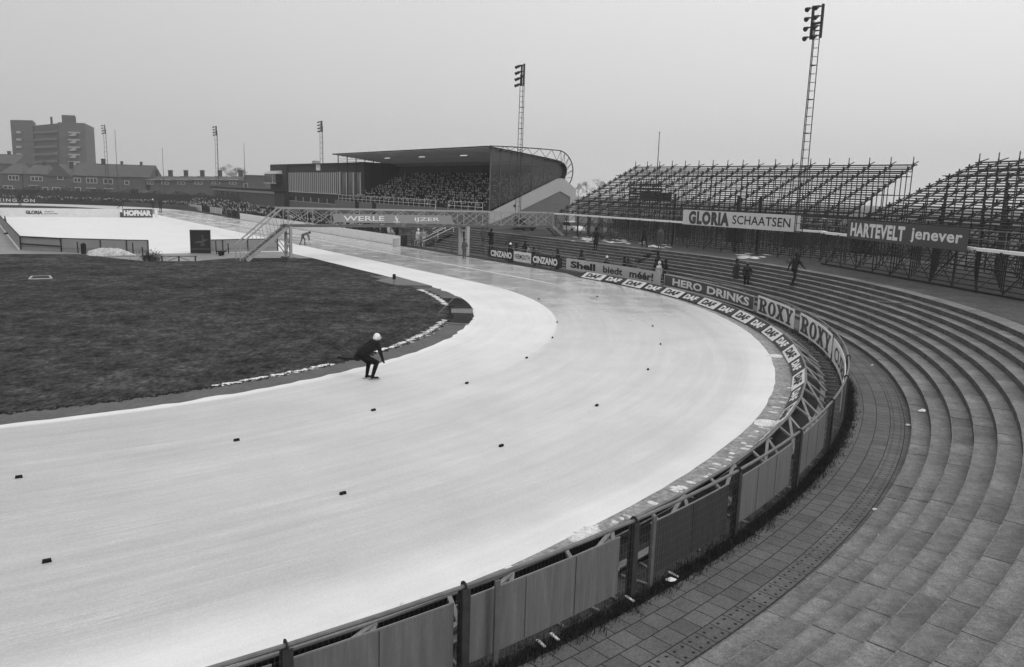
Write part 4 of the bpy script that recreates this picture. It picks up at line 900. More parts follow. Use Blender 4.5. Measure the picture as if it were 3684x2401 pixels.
for u in (44.9, 56.9, 68.6): mb = MB(); mb.beam(un(u - .8, 55, 11.24), un(u + .8, 55, 11.24), .22, .06); mb.build('strip_lamp', P['lamp_lit'], roof)
# tiers
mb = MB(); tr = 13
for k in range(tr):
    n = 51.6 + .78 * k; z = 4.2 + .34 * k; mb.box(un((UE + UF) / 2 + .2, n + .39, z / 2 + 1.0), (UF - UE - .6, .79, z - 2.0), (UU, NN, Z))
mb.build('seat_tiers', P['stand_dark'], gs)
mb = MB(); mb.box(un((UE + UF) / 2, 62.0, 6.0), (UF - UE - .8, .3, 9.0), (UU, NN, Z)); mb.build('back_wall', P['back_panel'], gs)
mb = MB(); mb.box(un(56, 50.9, 3.2), (47.6, .5, 2.2), (UU, NN, Z)); mb.build('front_wall', P['panel_grey'], gs)
for u in (64, 70.5): mb = MB(); mb.box(un(u, 50.62, 3.3), (1.3, .08, 2.0), (UU, NN, Z)); mb.build('doorway', P['coat_black'], gs)
# near end: pale raking wall over a grey gable wall
ue = UE
mb = MB()
def slab_un(mb, pts, u0, u1, mi=0):
    q = [un(u0, n, z) for n, z in pts]; b = [un(u1, n, z) for n, z in pts]; k = len(mb.v); N_ = len(pts); mb.v += q + b
    mb.f.append(tuple(range(k, k + N_))); mb.m.append(mi); mb.f.append(tuple(range(k + N_, k + 2 * N_))[::-1]); mb.m.append(mi)
    for i in range(N_): j = (i + 1) % N_; mb.f.append((k + i, k + N_ + i, k + N_ + j, k + j)); mb.m.append(mi)
slab_un(mb, [(51.0, 4.05), (51.6, 4.3), (61.3, 8.5), (62.1, 8.5), (64.1, 7.2), (64.1, 1.9), (63.2, 1.9), (63.2, 6.2), (61.5, 6.9), (54.2, 3.85), (51.0, 2.7)], ue - .3, ue + .1); mb.build('raking_wall', P['render_light'], gs)
mb = MB(); slab_un(mb, [(51.0, 1.9), (51.0, 2.7), (54.2, 3.85), (61.5, 6.9), (63.2, 6.2), (63.2, 1.9)], ue - .2, ue + .05); mb.build('gable_wall', P['panel_grey'], gs)
mb = MB(); q = un(ue - .32, 54.55, 4.95); mb.tube(q, q - UU * .03, .17, 14); mb.build('round_vent', P['coat_black'], gs)
# glazed end screen
mb = MB(); pane = [(51.15, 4.4), (61.3, 8.55), (62.0, 8.55), (62.2, 9.6), (61.3, 10.55), (54, 11.4), (51.15, 11.7)]; slab_un(mb, pane, ue + .15, ue + .17); mb.build('end_glazing', P['clear_glass'], gs)
mb = MB(); mb.beam(un(ue + .1, 51.15, 2.2), un(ue + .1, 51.15, 11.75), .12, .12, NN); mb.build('corner_post', P['bridge_dark'], gs)
for n in (52.6, 54.1, 55.8, 57.4, 59.2):
    z0 = 4.3 + (n - 51.6) * .433; z1 = 11.9 - (n - 50.3) * .107; mb = MB(); mb.beam(un(ue + .1, n, z0), un(ue + .1, n, z1), .06, .06, NN); mb.build('mullion', P['bridge_dark'], gs)
for a, b, z in ((51.2, 54.1, 10.0), (51.2, 52.6, 7.3), (52.6, 54.1, 8.1), (54.1, 60, 10.0)): mb = MB(); mb.beam(un(ue + .1, a, z), un(ue + .1, b, z), .05, .05); mb.build('transom', P['bridge_dark'], gs)
# far end: thin uprights and glass
for n in (50.8, 52.4, 54, 55.6, 57.2, 58.8): mb = MB(); mb.beam(un(78.6, n, ZP), un(78.6, n, 11.9 - (n - 50.3) * .107), .12, .12, NN); mb.build('end_post', P['coat_dark'], gs)
for z in (10.75, 11.1): mb = MB(); mb.beam(un(78.6, 50.8, z), un(78.6, 57, z), .05, .05); mb.build('end_rail', P['coat_dark'], gs)
# trusses over the roof
for ui, u in enumerate((32.2, 43.6, 55, 66.4, 77.8)):
    tb = MB(); up = [(51.0, 11.95), (54.5, 12.02), (58, 12.02), (61.2, 11.98)] + [(61.2 + 2.65 * math.sin(t), 9.4 + 2.6 * math.cos(t)) for t in [R(x) for x in (12, 26, 40, 54, 68, 82, 96, 110, 122, 134)]]
    P_ = [un(u, n, z) for n, z in up]; tb.path(P_, .07, 6); lo = [(52.6, 11.72), (54, 11.6), (55.6, 11.42), (57.4, 11.2), (59.4, 11.0), (61.2, 10.72), (61.9, 10.4), (62.3, 10.0), (62.42, 9.5), (62.3, 9.0), (62.05, 8.5)]
    upd = [(53.3, 12.0), (54.8, 12.02), (56.5, 12.02), (58.4, 12.02), (60.3, 12.0), (61.75, 11.95), (62.4, 11.7), (63.1, 11.2), (63.6, 10.5), (63.85, 9.6), (63.75, 8.7)]
    for i in range(len(lo)):
        tb.tube(un(u, *lo[i]), un(u, *upd[i]), .03, 5)
        if i + 1 < len(lo): tb.tube(un(u, *lo[i + 1]), un(u, *upd[i]), .03, 5)
    tb.build('roof_truss', P['tube_steel'], gs)
# white railings along the front
def railing(pts, u_step, name='front_railing', h=.95):
    pass
mb = MB()
for a, b in ((44.5, 78), (32.8, 41.2)):
    for z in (5.2, 4.65): mb.tube(un(a, 50.6, z), un(b, 50.6, z), .03, 5)
    k = int((b - a) / 1.55)
    for i in range(k + 1): u = a + (b - a) * i / k; mb.tube(un(u, 50.6, 4.2), un(u, 50.6, 5.2), .028, 5)
mb.tube(un(44.5, 50.6, 5.2), un(43.4, 50.0, 4.2), .03, 5); mb.tube(un(44.5, 50.6, 4.65), un(43.6, 50.0, 3.8), .03, 5)
mb.build('front_railing', P['white_paint'], gs)
# white stair at the track side
st_ = root('access_stair', un(33.5, 43, 0), 'short stair with white handrails at the end of the white boards', 'stairs')
for u in (32.6, 34.6):
    mb = MB()
    for z in (.95, .55): mb.tube(un(u, 42.4, z + .05), un(u, 46.5, z + 1.75), .03, 5)
    for n, z in ((42.4, 0), (44.4, .85), (46.5, 1.7)): mb.tube(un(u, n, z), un(u, n, z + 1.05), .03, 5)
    mb.build('handrail', P['white_paint'], st_)
for k in range(8): mb = MB(); mb.box(un(33.6, 42.8 + .5 * k, .1 + .21 * k), (1.8, .5, .06), (UU, NN, Z)); mb.build('step', P['concrete_step'], st_)
mb = MB(); g = gnd(920, 573, .02); mb.box(g + Z * .42, (.55, .55, .82), (UU, NN, Z)); mb.box(g + Z * .86, (.6, .6, .06), (UU, NN, Z)); tag(mb.build('litter_bin', P['render_light']), 'pale litter bin standing by the white stair', 'bin')
# white boards along the straight
ww = root('white_boards', un(70, 40.4, 0), 'long row of white crash boards along the straight before the grandstand', 'fence')
for k in range(17):
    a = 34.5 + 3.85 * k; mb = MB(); mb.box(un(a + 1.92, 40.45, .6), (3.82, .06, 1.12), (UU, NN, Z)); mb.build('panel', P['white_paint'], ww)
mb = MB()
for k in range(18): mb.beam(un(34.5 + 3.85 * k, 40.55, 0), un(34.5 + 3.85 * k, 40.55, 1.1), .08, .08, NN)
mb.build('posts', P['wood_dark'], ww)
mb = MB(); mb.box(un(34.45, 40.9, .62), (.06, .8, 1.2), (UU, NN, Z)); mb.build('end_panel', P['coat_dark'], ww)
# ------------------------------------------------------------------ clubhouse beside the grandstand
ch = root('clubhouse', un(104, 58, ZP), 'dark flat roofed clubhouse with a tall row of white mullions beside the grandstand', 'building'); NF = 55.8
mb = MB(); mb.box(un((79.4 + 117.6) / 2, NF + 5, (ZP + 10.62) / 2), (38.2, 10, 10.62 - ZP), (UU, NN, Z)); mb.build('wall', P['brick_dark'], ch)
mb = MB(); mb.box(un(122.9, NF + 4.6, (ZP + 10.6) / 2), (10.8, 10.4, 10.6 - ZP), (UU, NN, Z)); mb.build('side_block', P['brick_dark'], ch)
mb = MB(); mb.box(un(104, NF + 5, 10.68), (49.6, 10.8, .16), (UU, NN, Z)); mb.build('roof', P['roof_sheet'], ch)
mb = MB(); mb.box(un(99, NF - .03, 7.1), (37.0, .06, 3.9), (UU, NN, Z)); gl = mb.build('glazing', P['glass_dark'], ch)
for i in range(27): u = 117.4 - i * 1.02; mb = MB(); mb.box(un(u, NF - .12, 7.1), (.34 if i % 4 else .22, .14, 3.9), (UU, NN, Z)); mb.build('mullion', P['letter_soft' if i % 4 == 0 else 'frame_white'], ch)
mb = MB(); mb.box(un(90.1, NF - .16, 7.15), (1.3, .2, 4.0), (UU, NN, Z)); mb.build('white_pier', P['render_light'], ch)
for u in (86.6, 83.6, 80.6): mb = MB(); mb.box(un(u, NF - .12, 7.1), (.32, .14, 3.9), (UU, NN, Z)); mb.build('mullion', P['letter_soft'], ch)
mb = MB(); mb.box(un(103.6, NF - .14, 5.12), (27.8, .18, .12), (UU, NN, Z)); mb.build('sill', P['letter_soft'], ch)
mb = MB(); mb.box(un(104, NF - .05, 2.6), (27, .1, 1.2), (UU, NN, Z)); mb.build('plinth', P['panel_grey'], ch)
for i in range(6):
    u = 115.8 - i * 4.3; mb = MB(); mb.box(un(u, NF - .04, 3.7), (3.6, .08, .85), (UU, NN, Z)); f = mb.build('window', P['glass_dark'], ch)
    mb = MB(); mb.box(un(u + 1.9, NF - .1, 3.7), (.22, .1, .9), (UU, NN, Z)); mb.box(un(u - .1, NF - .1, 3.25), (4.2, .12, .1), (UU, NN, Z)); mb.build('frame', P['frame_white'], f)
mb = MB(); mb.box(un(124.2, NF - 1.2, 7.75), (7.6, 1.6, 1.9), (UU, NN, Z)); mb.build('bay_window', P['glass_dark'], ch)
mb = MB(); mb.hexa([un(120, NF - 2.5, 8.7), un(128.8, NF - 2.5, 8.7), un(128.8, NF - .2, 8.75), un(120, NF - .2, 8.75)][::-1], [un(120.4, NF - 2.2, 8.8), un(128.4, NF - 2.2, 8.8), un(128.2, NF - .4, 9.5), un(120.6, NF - .4, 9.5)][::-1]); mb.build('canopy', P['sign_grey'], ch)
mb = MB(); mb.box(un(124.2, NF - 2.06, 6.75), (8, .2, .16), (UU, NN, Z)); mb.box(un(122.2, NF - 2.05, 7.75), (.2, .14, 1.9), (UU, NN, Z)); mb.build('bay_frame', P['letter_soft'], ch)
ck = MB(); ck.box(un(100.6, NF - .1, 10.0), (2.0, .14, 1.15), (UU, NN, Z)); o = ck.build('clock', P['white_paint'], ch)
ck = MB(); c = un(100.6, NF - .19, 10.0); ck.beam(c, c + UU * -.3 + Z * .2, .07, .02, NN); ck.beam(c, c + Z * .42, .05, .02, NN); ck.build('hands', P['coat_black'], o)
mb = MB(); mb.tube(un(110, NF + 3, 10.7), un(110, NF + 3, 11.5), .7, 12, .8); mb.build('roof_vent', P['frame_white'], ch)
# low block left of it
p0 = onN(638, 452, 53); u0, _ = toun(p0); p1 = onN(496, 447, 53); u1, _ = toun(p1)
lb = root('low_building', un((u0 + u1) / 2, 55, 0), 'long low building with a white fascia band left of the clubhouse', 'building'); zt_ = 4.9
mb = MB(); mb.box(un((u0 + u1) / 2, 55.5, zt_ / 2 + .6), (u1 - u0, 5, zt_ - 1.2), (UU, NN, Z)); mb.build('wall', P['brick_grey'], lb)
mb = MB(); mb.box(un((u0 + u1) / 2, 55.3, zt_ + .35), (u1 - u0 + 1, 6, .5), (UU, NN, Z)); mb.build('roof', P['roof_sheet'], lb)
mb = MB(); mb.box(un((u0 + u1) / 2, 52.9, zt_ - .15), (u1 - u0, .2, .45), (UU, NN, Z)); mb.build('fascia', P['letter_soft'], lb)
for i in range(5): mb = MB(); mb.box(un(u0 + (u1 - u0) * (.55 + .085 * i), 52.95, 3.4), (2.2, .2, 1.5), (UU, NN, Z)); mb.build('window', P['glass_dark'], lb)
# long shed behind the first scaffold stand
sh = root('shed', un(9, 74, 0), 'long plain grey shed standing behind the scaffold stand', 'building')
mb = MB(); mb.box(un(10, 75, 1.5), (46, 6, 4.2), (UU, NN, Z)); mb.build('wall', P['shed_wall'], sh); mb = MB(); mb.box(un(10, 75, 3.7), (47, 7, .2), (UU, NN, Z)); mb.build('roof', P['roof_sheet'], sh)
for i in range(4): mb = MB(); mb.box(un(-4 + 8 * i, 71.95, 2.4), (2.4, .1, 2.6), (UU, NN, Z)); mb.build('door', P['brick_dark'], sh)
# low brick house behind the right stand, its windows showing under the deck
hs = root('brick_house', V((52, 92, -.5)), 'low dark brick house with white window frames glimpsed under the scaffold deck', 'house')
def onYz(px, py, Y): return onY(px, py, Y)
YH = 92; xl, xr = onY(1846, 590, YH).x, onY(2240, 600, YH).x
mb = MB(); mb.box(((xl + xr) / 2, YH + 4, 1.1), (xr - xl, 8, 3.4)); mb.build('wall', P['brick_dark'], hs)
mb = MB(); mb.hexa([(xl - .4, YH - .5, 2.8), (xr + .4, YH - .5, 2.8), (xr + .4, YH + 8.5, 2.8), (xl - .4, YH + 8.5, 2.8)], [(xl, YH + 3, 4.0), (xr, YH + 3, 4.0), (xr, YH + 5, 4.0), (xl, YH + 5, 4.0)]); mb.build('roof', P['stand_dark'], hs)
for (xa, ya, xb, yb) in ((360, 1195, 460, 1270), (670, 1200, 720, 1275), (785, 1230, 885, 1310), (1085, 1250, 1165, 1330), (235, 1185, 300, 1330)):
    a = onY((2850 + .303 * xa) * .646, (530 + .303 * ya) * .646, YH - .02); b = onY((2850 + .303 * xb) * .646, (530 + .303 * yb) * .646, YH - .02); w_, h_ = b.x - a.x, a.z - b.z; cx, cz = (a.x + b.x) / 2, (a.z + b.z) / 2
    mb = MB(); mb.box((cx, YH - .03, cz), (w_, .06, h_)); f = mb.build('window', P['glass_dark'], hs)
    mb = MB()
    for d in (-1, 0, 1): mb.box((cx + d * w_ / 2, YH - .09, cz), (.14, .06, h_ + .14))
    for d in (-1, 1): mb.box((cx, YH - .1, cz + d * h_ / 2), (w_ + .14, .06, .14))
    mb.build('frame', P['frame_white'], f)
mb = MB(); mb.box((xr + 8, YH - 14, 1.4), (20, .4, 3.6)); tag(mb.build('boundary_wall', P['brick_dark']), 'dark boundary wall behind the right scaffold stand with snow along its top', 'wall')
mb = MB(); mb.box((xr + 8, YH - 14, 3.32), (20, .7, .22)); tag(mb.build('snow_ridge', P['snow']), 'white snow lying along the top of the dark wall behind the right stand', 'snow')

# ------------------------------------------------------------------ the town behind
YB = 262
def X(px, py, Y=YB): return onY(px, py, Y)
def house(name, xl, xr, eave, ridge, label, windows=(), chims=(), hip=0.0, gable=False, group=None, wallm='brick_grey', Y=YB, depth=9, doors=(), flat=False):
    a = X(xl, eave, Y); b = X(xr, eave, Y); r = X((xl + xr) / 2, ridge, Y + (depth / 2 if not gable else 0)); ze, zr_ = (a.z + b.z) / 2, r.z; x0, x1 = a.x, b.x
    rt = root(name, V(((x0 + x1) / 2, Y + depth / 2, -.6)), label, 'house', group)
    mb = MB(); mb.box(((x0 + x1) / 2, Y + depth / 2, (ze - .6) / 2), (x1 - x0, depth, ze + .6)); mb.build('wall', P[wallm], rt)
    mb = MB(); h = hip * (x1 - x0)
    if flat: mb.box(((x0 + x1) / 2, Y + depth / 2, ze + .15), (x1 - x0 + .4, depth + .4, .3))
    elif gable:
        xm = (x0 + x1) / 2
        for k in (0,):
            f = [V((x0 - .3, Y - .3, ze - .1)), V((x1 + .3, Y - .3, ze - .1)), V((xm, Y - .3, zr_))]; g = [p + V((0, depth + .6, 0)) for p in f]
            mb.poly(f); mb.poly(g[::-1]); mb.poly([f[0], f[2], g[2], g[0]]); mb.poly([f[1], g[1], g[2], f[2]])
    else: mb.hexa([(x0 - .3, Y - .4, ze), (x1 + .3, Y - .4, ze), (x1 + .3, Y + depth + .4, ze), (x0 - .3, Y + depth + .4, ze)], [(x0 + h - .2, Y + depth / 2 - .1, zr_), (x1 - h + .2, Y + depth / 2 - .1, zr_), (x1 - h + .2, Y + depth / 2 + .1, zr_), (x0 + h - .2, Y + depth / 2 + .1, zr_)])
    ro = mb.build('roof', P['roof_tile'], rt)
    for cx, top, wpx in chims:
        c = X(cx, top, Y + depth / 2); wd = wpx * Y / 1855; mb = MB(); zb_ = zr_ - 1.2 if not flat else ze; mb.box((c.x, Y + depth / 2, (c.z + zb_) / 2), (wd, 1.0, c.z - zb_)); mb.box((c.x, Y + depth / 2, c.z + .1), (wd * 1.15, 1.15, .25)); mb.build('chimney', P['chimney'], ro)
    for xa, ya, xb, yb in windows:
        p, q = X(xa, ya, Y - .05), X(xb, yb, Y - .05); w_, h_ = q.x - p.x, p.z - q.z; c = (p + q) / 2; mb = MB(); mb.box((c.x, Y - .06, c.z), (w_, .1, h_)); f = mb.build('window', P['glass_dark'], rt)
        mb = MB(); n = max(1, round(w_ / 1.2))
        for i in range(n + 1): mb.box((p.x + w_ * i / n, Y - .14, c.z), (.22, .08, h_ + .2))
        for z in (p.z, q.z): mb.box((c.x, Y - .15, z), (w_ + .2, .08, .22))
        mb.build('frame', P['frame_white'], f)
    for xa, ya, xb, yb in doors:
        p, q = X(xa, ya, Y - .5), X(xb, yb, Y - .5); mb = MB(); mb.box(((p.x + q.x) / 2, Y - .5, (p.z + q.z) / 2), (q.x - p.x, 1.0, max(.2, p.z - q.z))); mb.build('canopy', P['frame_white'], rt)
    return rt
house('brick_house', -40, 34, 380, 358, 'tall roofed house at the far left edge below the tower', (), ((21, 353, 5),), Y=290, depth=12)
house('brick_house', 2, 50, 404, 380, 'hip roofed brick house at the far left with one wide window', ((20, 408, 44, 419), (8, 432, 30, 444)), (), hip=.3, doors=((12, 438.5, 32, 440),))
house('brick_house', 53, 108, 405, 383, 'hip roofed brick house with a tall dark chimney at its right end', ((72, 411, 99, 421), (100, 436, 112, 446)), ((104, 378, 7),), hip=.25, doors=((67, 430.5, 88, 432),))
house('brick_house', 109, 168, 410, 382, 'brick house with its pointed gable towards the ice', ((134, 409, 147, 418), (122, 436, 140, 448)), ((166, 378, 6),), gable=True)
house('brick_house', 169, 283, 410, 380.5, 'long brick terrace with a broad plain roof and white framed windows', ((172, 414, 188, 424), (201, 414, 226, 426), (241, 416, 262, 428), (175, 436, 188, 446)), ((240, 371, 7),), doors=((202, 437, 222, 438.5), (243, 438, 263, 439.5)))
house('brick_house', 284, 347, 412, 383.5, 'brick house with a plain gable end right of the long terrace', ((290, 421, 300, 429),), ((283, 377, 3), (328, 378, 3)), doors=())
xs = [338, 372, 408, 448, 488, 529, 566]; cxs = [363, 396, 432, 470, 511, 559]
for i in range(6):
    w0, w1 = xs[i] + (xs[i + 1] - xs[i]) * .12, xs[i] + (xs[i + 1] - xs[i]) * .55
    house('row_house', xs[i], xs[i + 1] - .3, 419 + i * .2, 409.5 + i * .1, ['low brick row house with a chimney, hard against the taller brick house', 'low brick row house, second chimney from the tall brick house', 'low brick row house, third chimney from the tall brick house', 'low brick row house in front of the thin pole, fourth chimney along', 'low brick row house before the distant floodlight mast', 'low brick row house joined to the blank end block, last chimney'][i], ((w0, 423, w1, 428.5),), ((cxs[i], 397.5, 8),), group='row houses beyond the rink', doors=((w0 - 2, 417.6, w1 + 3, 418.6),))
house('end_house', 566.5, 618, 409.5, 409, 'blank flat topped brick block at the right end of the row houses', ((567, 427, 576, 438),), (), flat=True)
# apartment tower
tw = root('apartment_tower', V((-185, 390, -.6)), 'big grey apartment tower with light balconies at the far left skyline', 'building')
def prism(mb, pts, z0, z1):
    k = len(mb.v); n = len(pts); mb.v += [V((p.x, p.y, z0)) for p in pts] + [V((p.x, p.y, z1)) for p in pts]
    for i in range(n): j = (i + 1) % n; mb.f.append((k + i, k + j, k + n + j, k + n + i)); mb.m.append(0)
    mb.f.append(tuple(range(k + n, k + 2 * n))); mb.m.append(0)
def zat(px, py, Y): return onY(px, py, Y).z
q = [onY(135, 300, 372), onY(197, 300, 372), onY(218.5, 300, 404), onY(150, 300, 404)]; mb = MB(); prism(mb, q, -.6, zat(166, 285.5, 372)); mb.build('right_wing', P['tower_brick'], tw)
q = [onY(76, 300, 396), onY(136, 300, 371.8), onY(150, 300, 398), onY(90, 300, 412)]; mb = MB(); prism(mb, q, -.6, zat(105, 290, 384)); mb.build('middle_wing', P['brick_grey'], tw)
q = [onY(25, 300, 396), onY(77, 300, 394), onY(84, 300, 415), onY(36, 300, 417)]; mb = MB(); prism(mb, q, -.6, zat(50, 279.5, 395)); mb.build('left_wing', P['tower_brick'], tw)
q = [onY(145, 300, 378), onY(176, 300, 378), onY(178, 300, 390), onY(150, 300, 390)]; mb = MB(); prism(mb, q, 28, zat(160, 268, 378)); mb.build('penthouse', P['brick_grey'], tw)
c = onY(119, 272, 390); mb = MB(); mb.tube(V((c.x, c.y, 25)), c, .5, 8); mb.build('chimney', P['chimney'], tw)
for k in range(6):
    y = 300 + 17.1 * k; a, b = onY(161, y + 8.5, 371.4), onY(185, y + 8.5, 371.4); c = (a + b) / 2
    mb = MB(); mb.box((c.x, 371.2, c.z), (b.x - a.x, 1.4, .55)); mb.hexa([(a.x, 370.6, c.z - 1.5), (a.x + 3, 370.6, c.z - 1.5), (a.x + 3, 371.9, c.z - 1.5), (a.x, 371.9, c.z - 1.5)], [(a.x + 2, 370.6, c.z - .3), (a.x + 3.6, 370.6, c.z - .3), (a.x + 3.6, 371.9, c.z - .3), (a.x + 2, 371.9, c.z - .3)]); mb.build('balcony', P['frame_white'], tw)
    a, b = onY(40, y + 8, 395), onY(51, y + 8, 395); c = (a + b) / 2; mb = MB(); mb.box((c.x, 394.6, c.z), ((b.x - a.x) * .8, 1.4, 1.0)); mb.build('balcony', P['frame_white'], tw)
for k in range(5):
    y = 303 + 17.1 * k; a, b = onY(79, y + 6, 394.8), onY(133, y + 3, 372.6); mb = MB(); mb.beam(a - V((0, .6, 0)), b - V((0, .6, 0)), .5, 1.0); mb.build('gallery', P['panel_grey'], tw)
# trees and hedge
def tree(base, h, wd, label, seed, dens=420, group='bare winter trees on the skyline'):
    rt = root('bare_tree', base, label, 'tree', group); r = random.Random(seed); mb = MB(); mb.tube(base, base + Z * h * .45, h * .03, 7, h * .018); tips = []
    def grow(p, d, l, rad, lv, m):
        q = p + d * l; m.tube(p, q, rad, 5, rad * .6, cap=False)
        if lv == 0: tips.append(q); return
        for _ in range(3 if lv > 1 else 4): grow(q, (d + V((r.gauss(0, .5), r.gauss(0, .5), r.gauss(.12, .3)))).normalized(), l * r.uniform(.6, .8), rad * .55, lv - 1, m)
    mb2 = MB()
    for _ in range(5): grow(base + Z * h * r.uniform(.25, .45), V((r.gauss(0, .5) * wd / h * 2, r.gauss(0, .5) * wd / h * 2, 1)).normalized(), h * .22, h * .012, 3, mb2)
    mb.build('trunk', P['bark'], rt); 
    for t in tips:
        for _ in range(max(1, dens // len(tips))):
            d = V((r.gauss(0, 1), r.gauss(0, 1), r.gauss(.3, .8))).normalized(); mb2.tube(t, t + d * h * r.uniform(.04, .09), h * .0016, 3, cap=False)
    mb2.build('crown', P['twig'], rt)
for px, top, Y, wd, lab in ((1366, 416, 820, 19, 'hazy bare tree behind the scaffold, larger of two'), (1392, 417, 860, 17, 'hazy bare tree beside the larger one behind the scaffold'), (545, 381, 420, 6, 'slim bare tree rising behind the row houses'), (1345, 434, 800, 11, 'low hazy tree close to the grandstand trusses')):
    p = onY(px, top, Y); tree(V((p.x, Y, -.6)), p.z + .6, wd, lab, int(px), 900)
for px, py, Y, w_, h_, m, lab in ((340, 449, 235, 5, 3.4, 'panel_grey', 'pale round shrub before the row houses'), (312, 447, 236, 3, 3.6, 'hedge', 'dark round shrub left of the pale one')):
    p = onY(px, py, Y); rt = root('shrub', V((p.x, Y, -.6)), lab, 'shrub'); r = random.Random(px); mb = MB()
    for _ in range(900):
        d = V((r.gauss(0, 1), r.gauss(0, 1), r.gauss(0, 1))).normalized() * r.uniform(.5, 1); c = V((p.x + d.x * w_ / 2, Y + d.y * w_ / 2, h_ * .5 + d.z * h_ * .55)); s = .22; mb.poly([c + V((r.gauss(0, s), r.gauss(0, s), r.gauss(0, s))) for _ in range(3)])
    mb.build('leaves', P[m], rt); mb = MB(); mb.tube(V((p.x, Y, -.6)), V((p.x, Y, h_ * .5)), .1, 5); mb.build('stem', P['bark'], rt)
C2 = un(LS, 0)
def far(th, r, z=0): return C2 + NN * (r * math.cos(th)) + UU * (r * math.sin(th)) + Z * z
r = random.Random(8); mb = MB(); mb.v = []
ths = [math.pi * (-.02 + .72 * i / 120) for i in range(121)]
for a, b in zip(ths, ths[1:]): mb.hexa([far(a, 50.3, -.1), far(b, 50.3, -.1), far(b, 51.3, -.1), far(a, 51.3, -.1)], [far(a, 50.5, 3.1), far(b, 50.5, 3.1), far(b, 51.1, 3.1), far(a, 51.1, 3.1)])
for _ in range(15000):
    th = r.uniform(ths[0], ths[-1]); c = far(th, 50.8 + r.gauss(0, .3), r.uniform(.2, 3.5 + .4 * math.sin(th * 40))); s = .16; mb.poly([c + V((r.gauss(0, s), r.gauss(0, s), r.gauss(0, s))) for _ in range(3)])
tag(mb.build('hedge', P['hedge']), 'long dark hedge curving round the far end of the track', 'hedge')
# boards round the far bend
rt = root('far_boards', far(.8, 41.6, 0), 'long row of dark boards round the far end of the track', 'fence', None)
for a, b in zip(ths, ths[1:]):
    if (ths.index(a) % 3) == 0: mb = MB(); e = ths[min(120, ths.index(a) + 3)]; q = [far(a, 41.6, 0), far(e, 41.6, 0), far(e, 41.68, 0), far(a, 41.68, 0)]; mb.hexa(q, [p + Z * .95 for p in q]); mb.build('panel', P['sign_black' if ths.index(a) > 40 else 'sign_mid'], rt)
l0, l1 = onU(-28, 466.0, 178.4), onU(81, 469.0, 178.4); t = (l1 - l0); t.z = 0; W = t.length; t.normalize(); o_ = V((-t.y, t.x, 0))
m = Matrix((t, o_, Z)).transposed().to_4x4(); c = (l0 + l1) / 2; m.translation = V((c.x, c.y, .1)); rt = root('advertising_board', (0, 0, 0), 'dark board with spaced white capitals ending in INGTON at the far left', 'sign', mtx=m)
mb = MB(); mb.box((0, .02, .62), (W + 4, .06, 1.2)); p = mb.build('panel', P['sign_black'], rt, local=True); tm = text_mb('LEXINGTON', W, .78, .02, space=1.3); move(tm, 0, -.02, .62); tm.build('lettering', P['letter_soft'], p, local=True)
for ua, ub, n_, lab in ((146, 136, 42.2, 'pale board before the crowd on the far straight, farther one'), (129, 120, 42.4, 'pale board before the crowd on the far straight, nearer one')):
    rt = root('advertising_board', un((ua + ub) / 2, n_, 0), lab, 'sign', 'pale boards on the far straight'); mb = MB(); mb.box(un((ua + ub) / 2, n_, .75), (ua - ub, .06, 1.25), (UU, NN, Z)); mb.build('panel', P['sign_grey'], rt)
    mb = MB()
    for i in range(3): mb.box(un(ub + (ua - ub) * i / 2, n_ - .05, .75), (.12, .06, 1.35), (UU, NN, Z))
    mb.build('posts', P['sign_white'], rt)
mb = MB(); mb.box(un(112.5, 42.6, .7), (11, .1, 1.35), (UU, NN, Z)); tag(mb.build('dark_board', P['sign_mid']), 'dark plain board between the pale board and the long white crash boards', 'sign')

# ------------------------------------------------------------------ hockey rink on the infield
rk = root('rink_boards', un(60, 3, 0), 'waist high grey boards round the snow covered hockey rink', 'fence')
def wall_run(par, pts, h, m, nseg, rail='post_dark', th=.05, posts=True):
    for (a, b), n in zip(zip(pts, pts[1:]), nseg):
        for i in range(n):
            p, q = a.lerp(b, i / n), a.lerp(b, (i + 1) / n); mb = MB(); mb.beam(p + Z * h / 2, q + Z * h / 2, th, h); mb.build('panel', P[m], par)
        mb = MB(); mb.beam(a + Z * (h + .03), b + Z * (h + .03), .1, .07); mb.build('top_rail', P[rail], par)
        mb = MB(); mb.beam(a - Z * 0 + Z * .34 + UU * -.05, b + Z * .34 + UU * -.05, .03, .04); mb.build('mid_rail', P['plywood'], par)
    for a in pts:
        mb = MB(); mb.beam(a + UU * -.04, a + UU * -.04 + Z * (h + .05), .1, .1, NN); mb.build('post', P[rail], par)
wall_run(rk, [un(105, 2.6), un(36.2, 2.6), un(33.1, 5.6)], 1.2, 'board_back', [17, 2])
wall_run(rk, [un(33.1, 5.6), un(31.3, 8.6), un(30.2, 10.6), un(29.5, 12.3)], 1.2, 'board_back', [2, 1, 1])
wall_run(rk, [un(29.3, 16.9), un(29.6, 19), un(30.0, 21.5), un(30.3, 24.6)], 1.2, 'board_back', [1, 1, 2])
gate = MB(); a, b = un(36.1, 2.62), un(33.1, 5.6); o3 = UU * -.1
gate.beam(a + o3 + Z * .06, a + o3 + Z * 1.2, .07, .07, NN); gate.beam(b + o3 + Z * .0, b + o3 + Z * 1.2, .09, .09, NN); gate.beam(a + o3 + Z * .55, b + o3 + Z * .5, .05, .1); gate.beam(a + o3 + Z * 1.2, b + o3 + Z * 1.2, .06, .06); tag(gate.build('rink_gate', P['wood_dark']), 'dark gate frame with one crossbar at the left corner of the rink', 'gate')
fb = root('far_rink_boards', un(105, 12, 0), 'long white boards at the far end of the rink with a small GLORIA mark', 'fence')
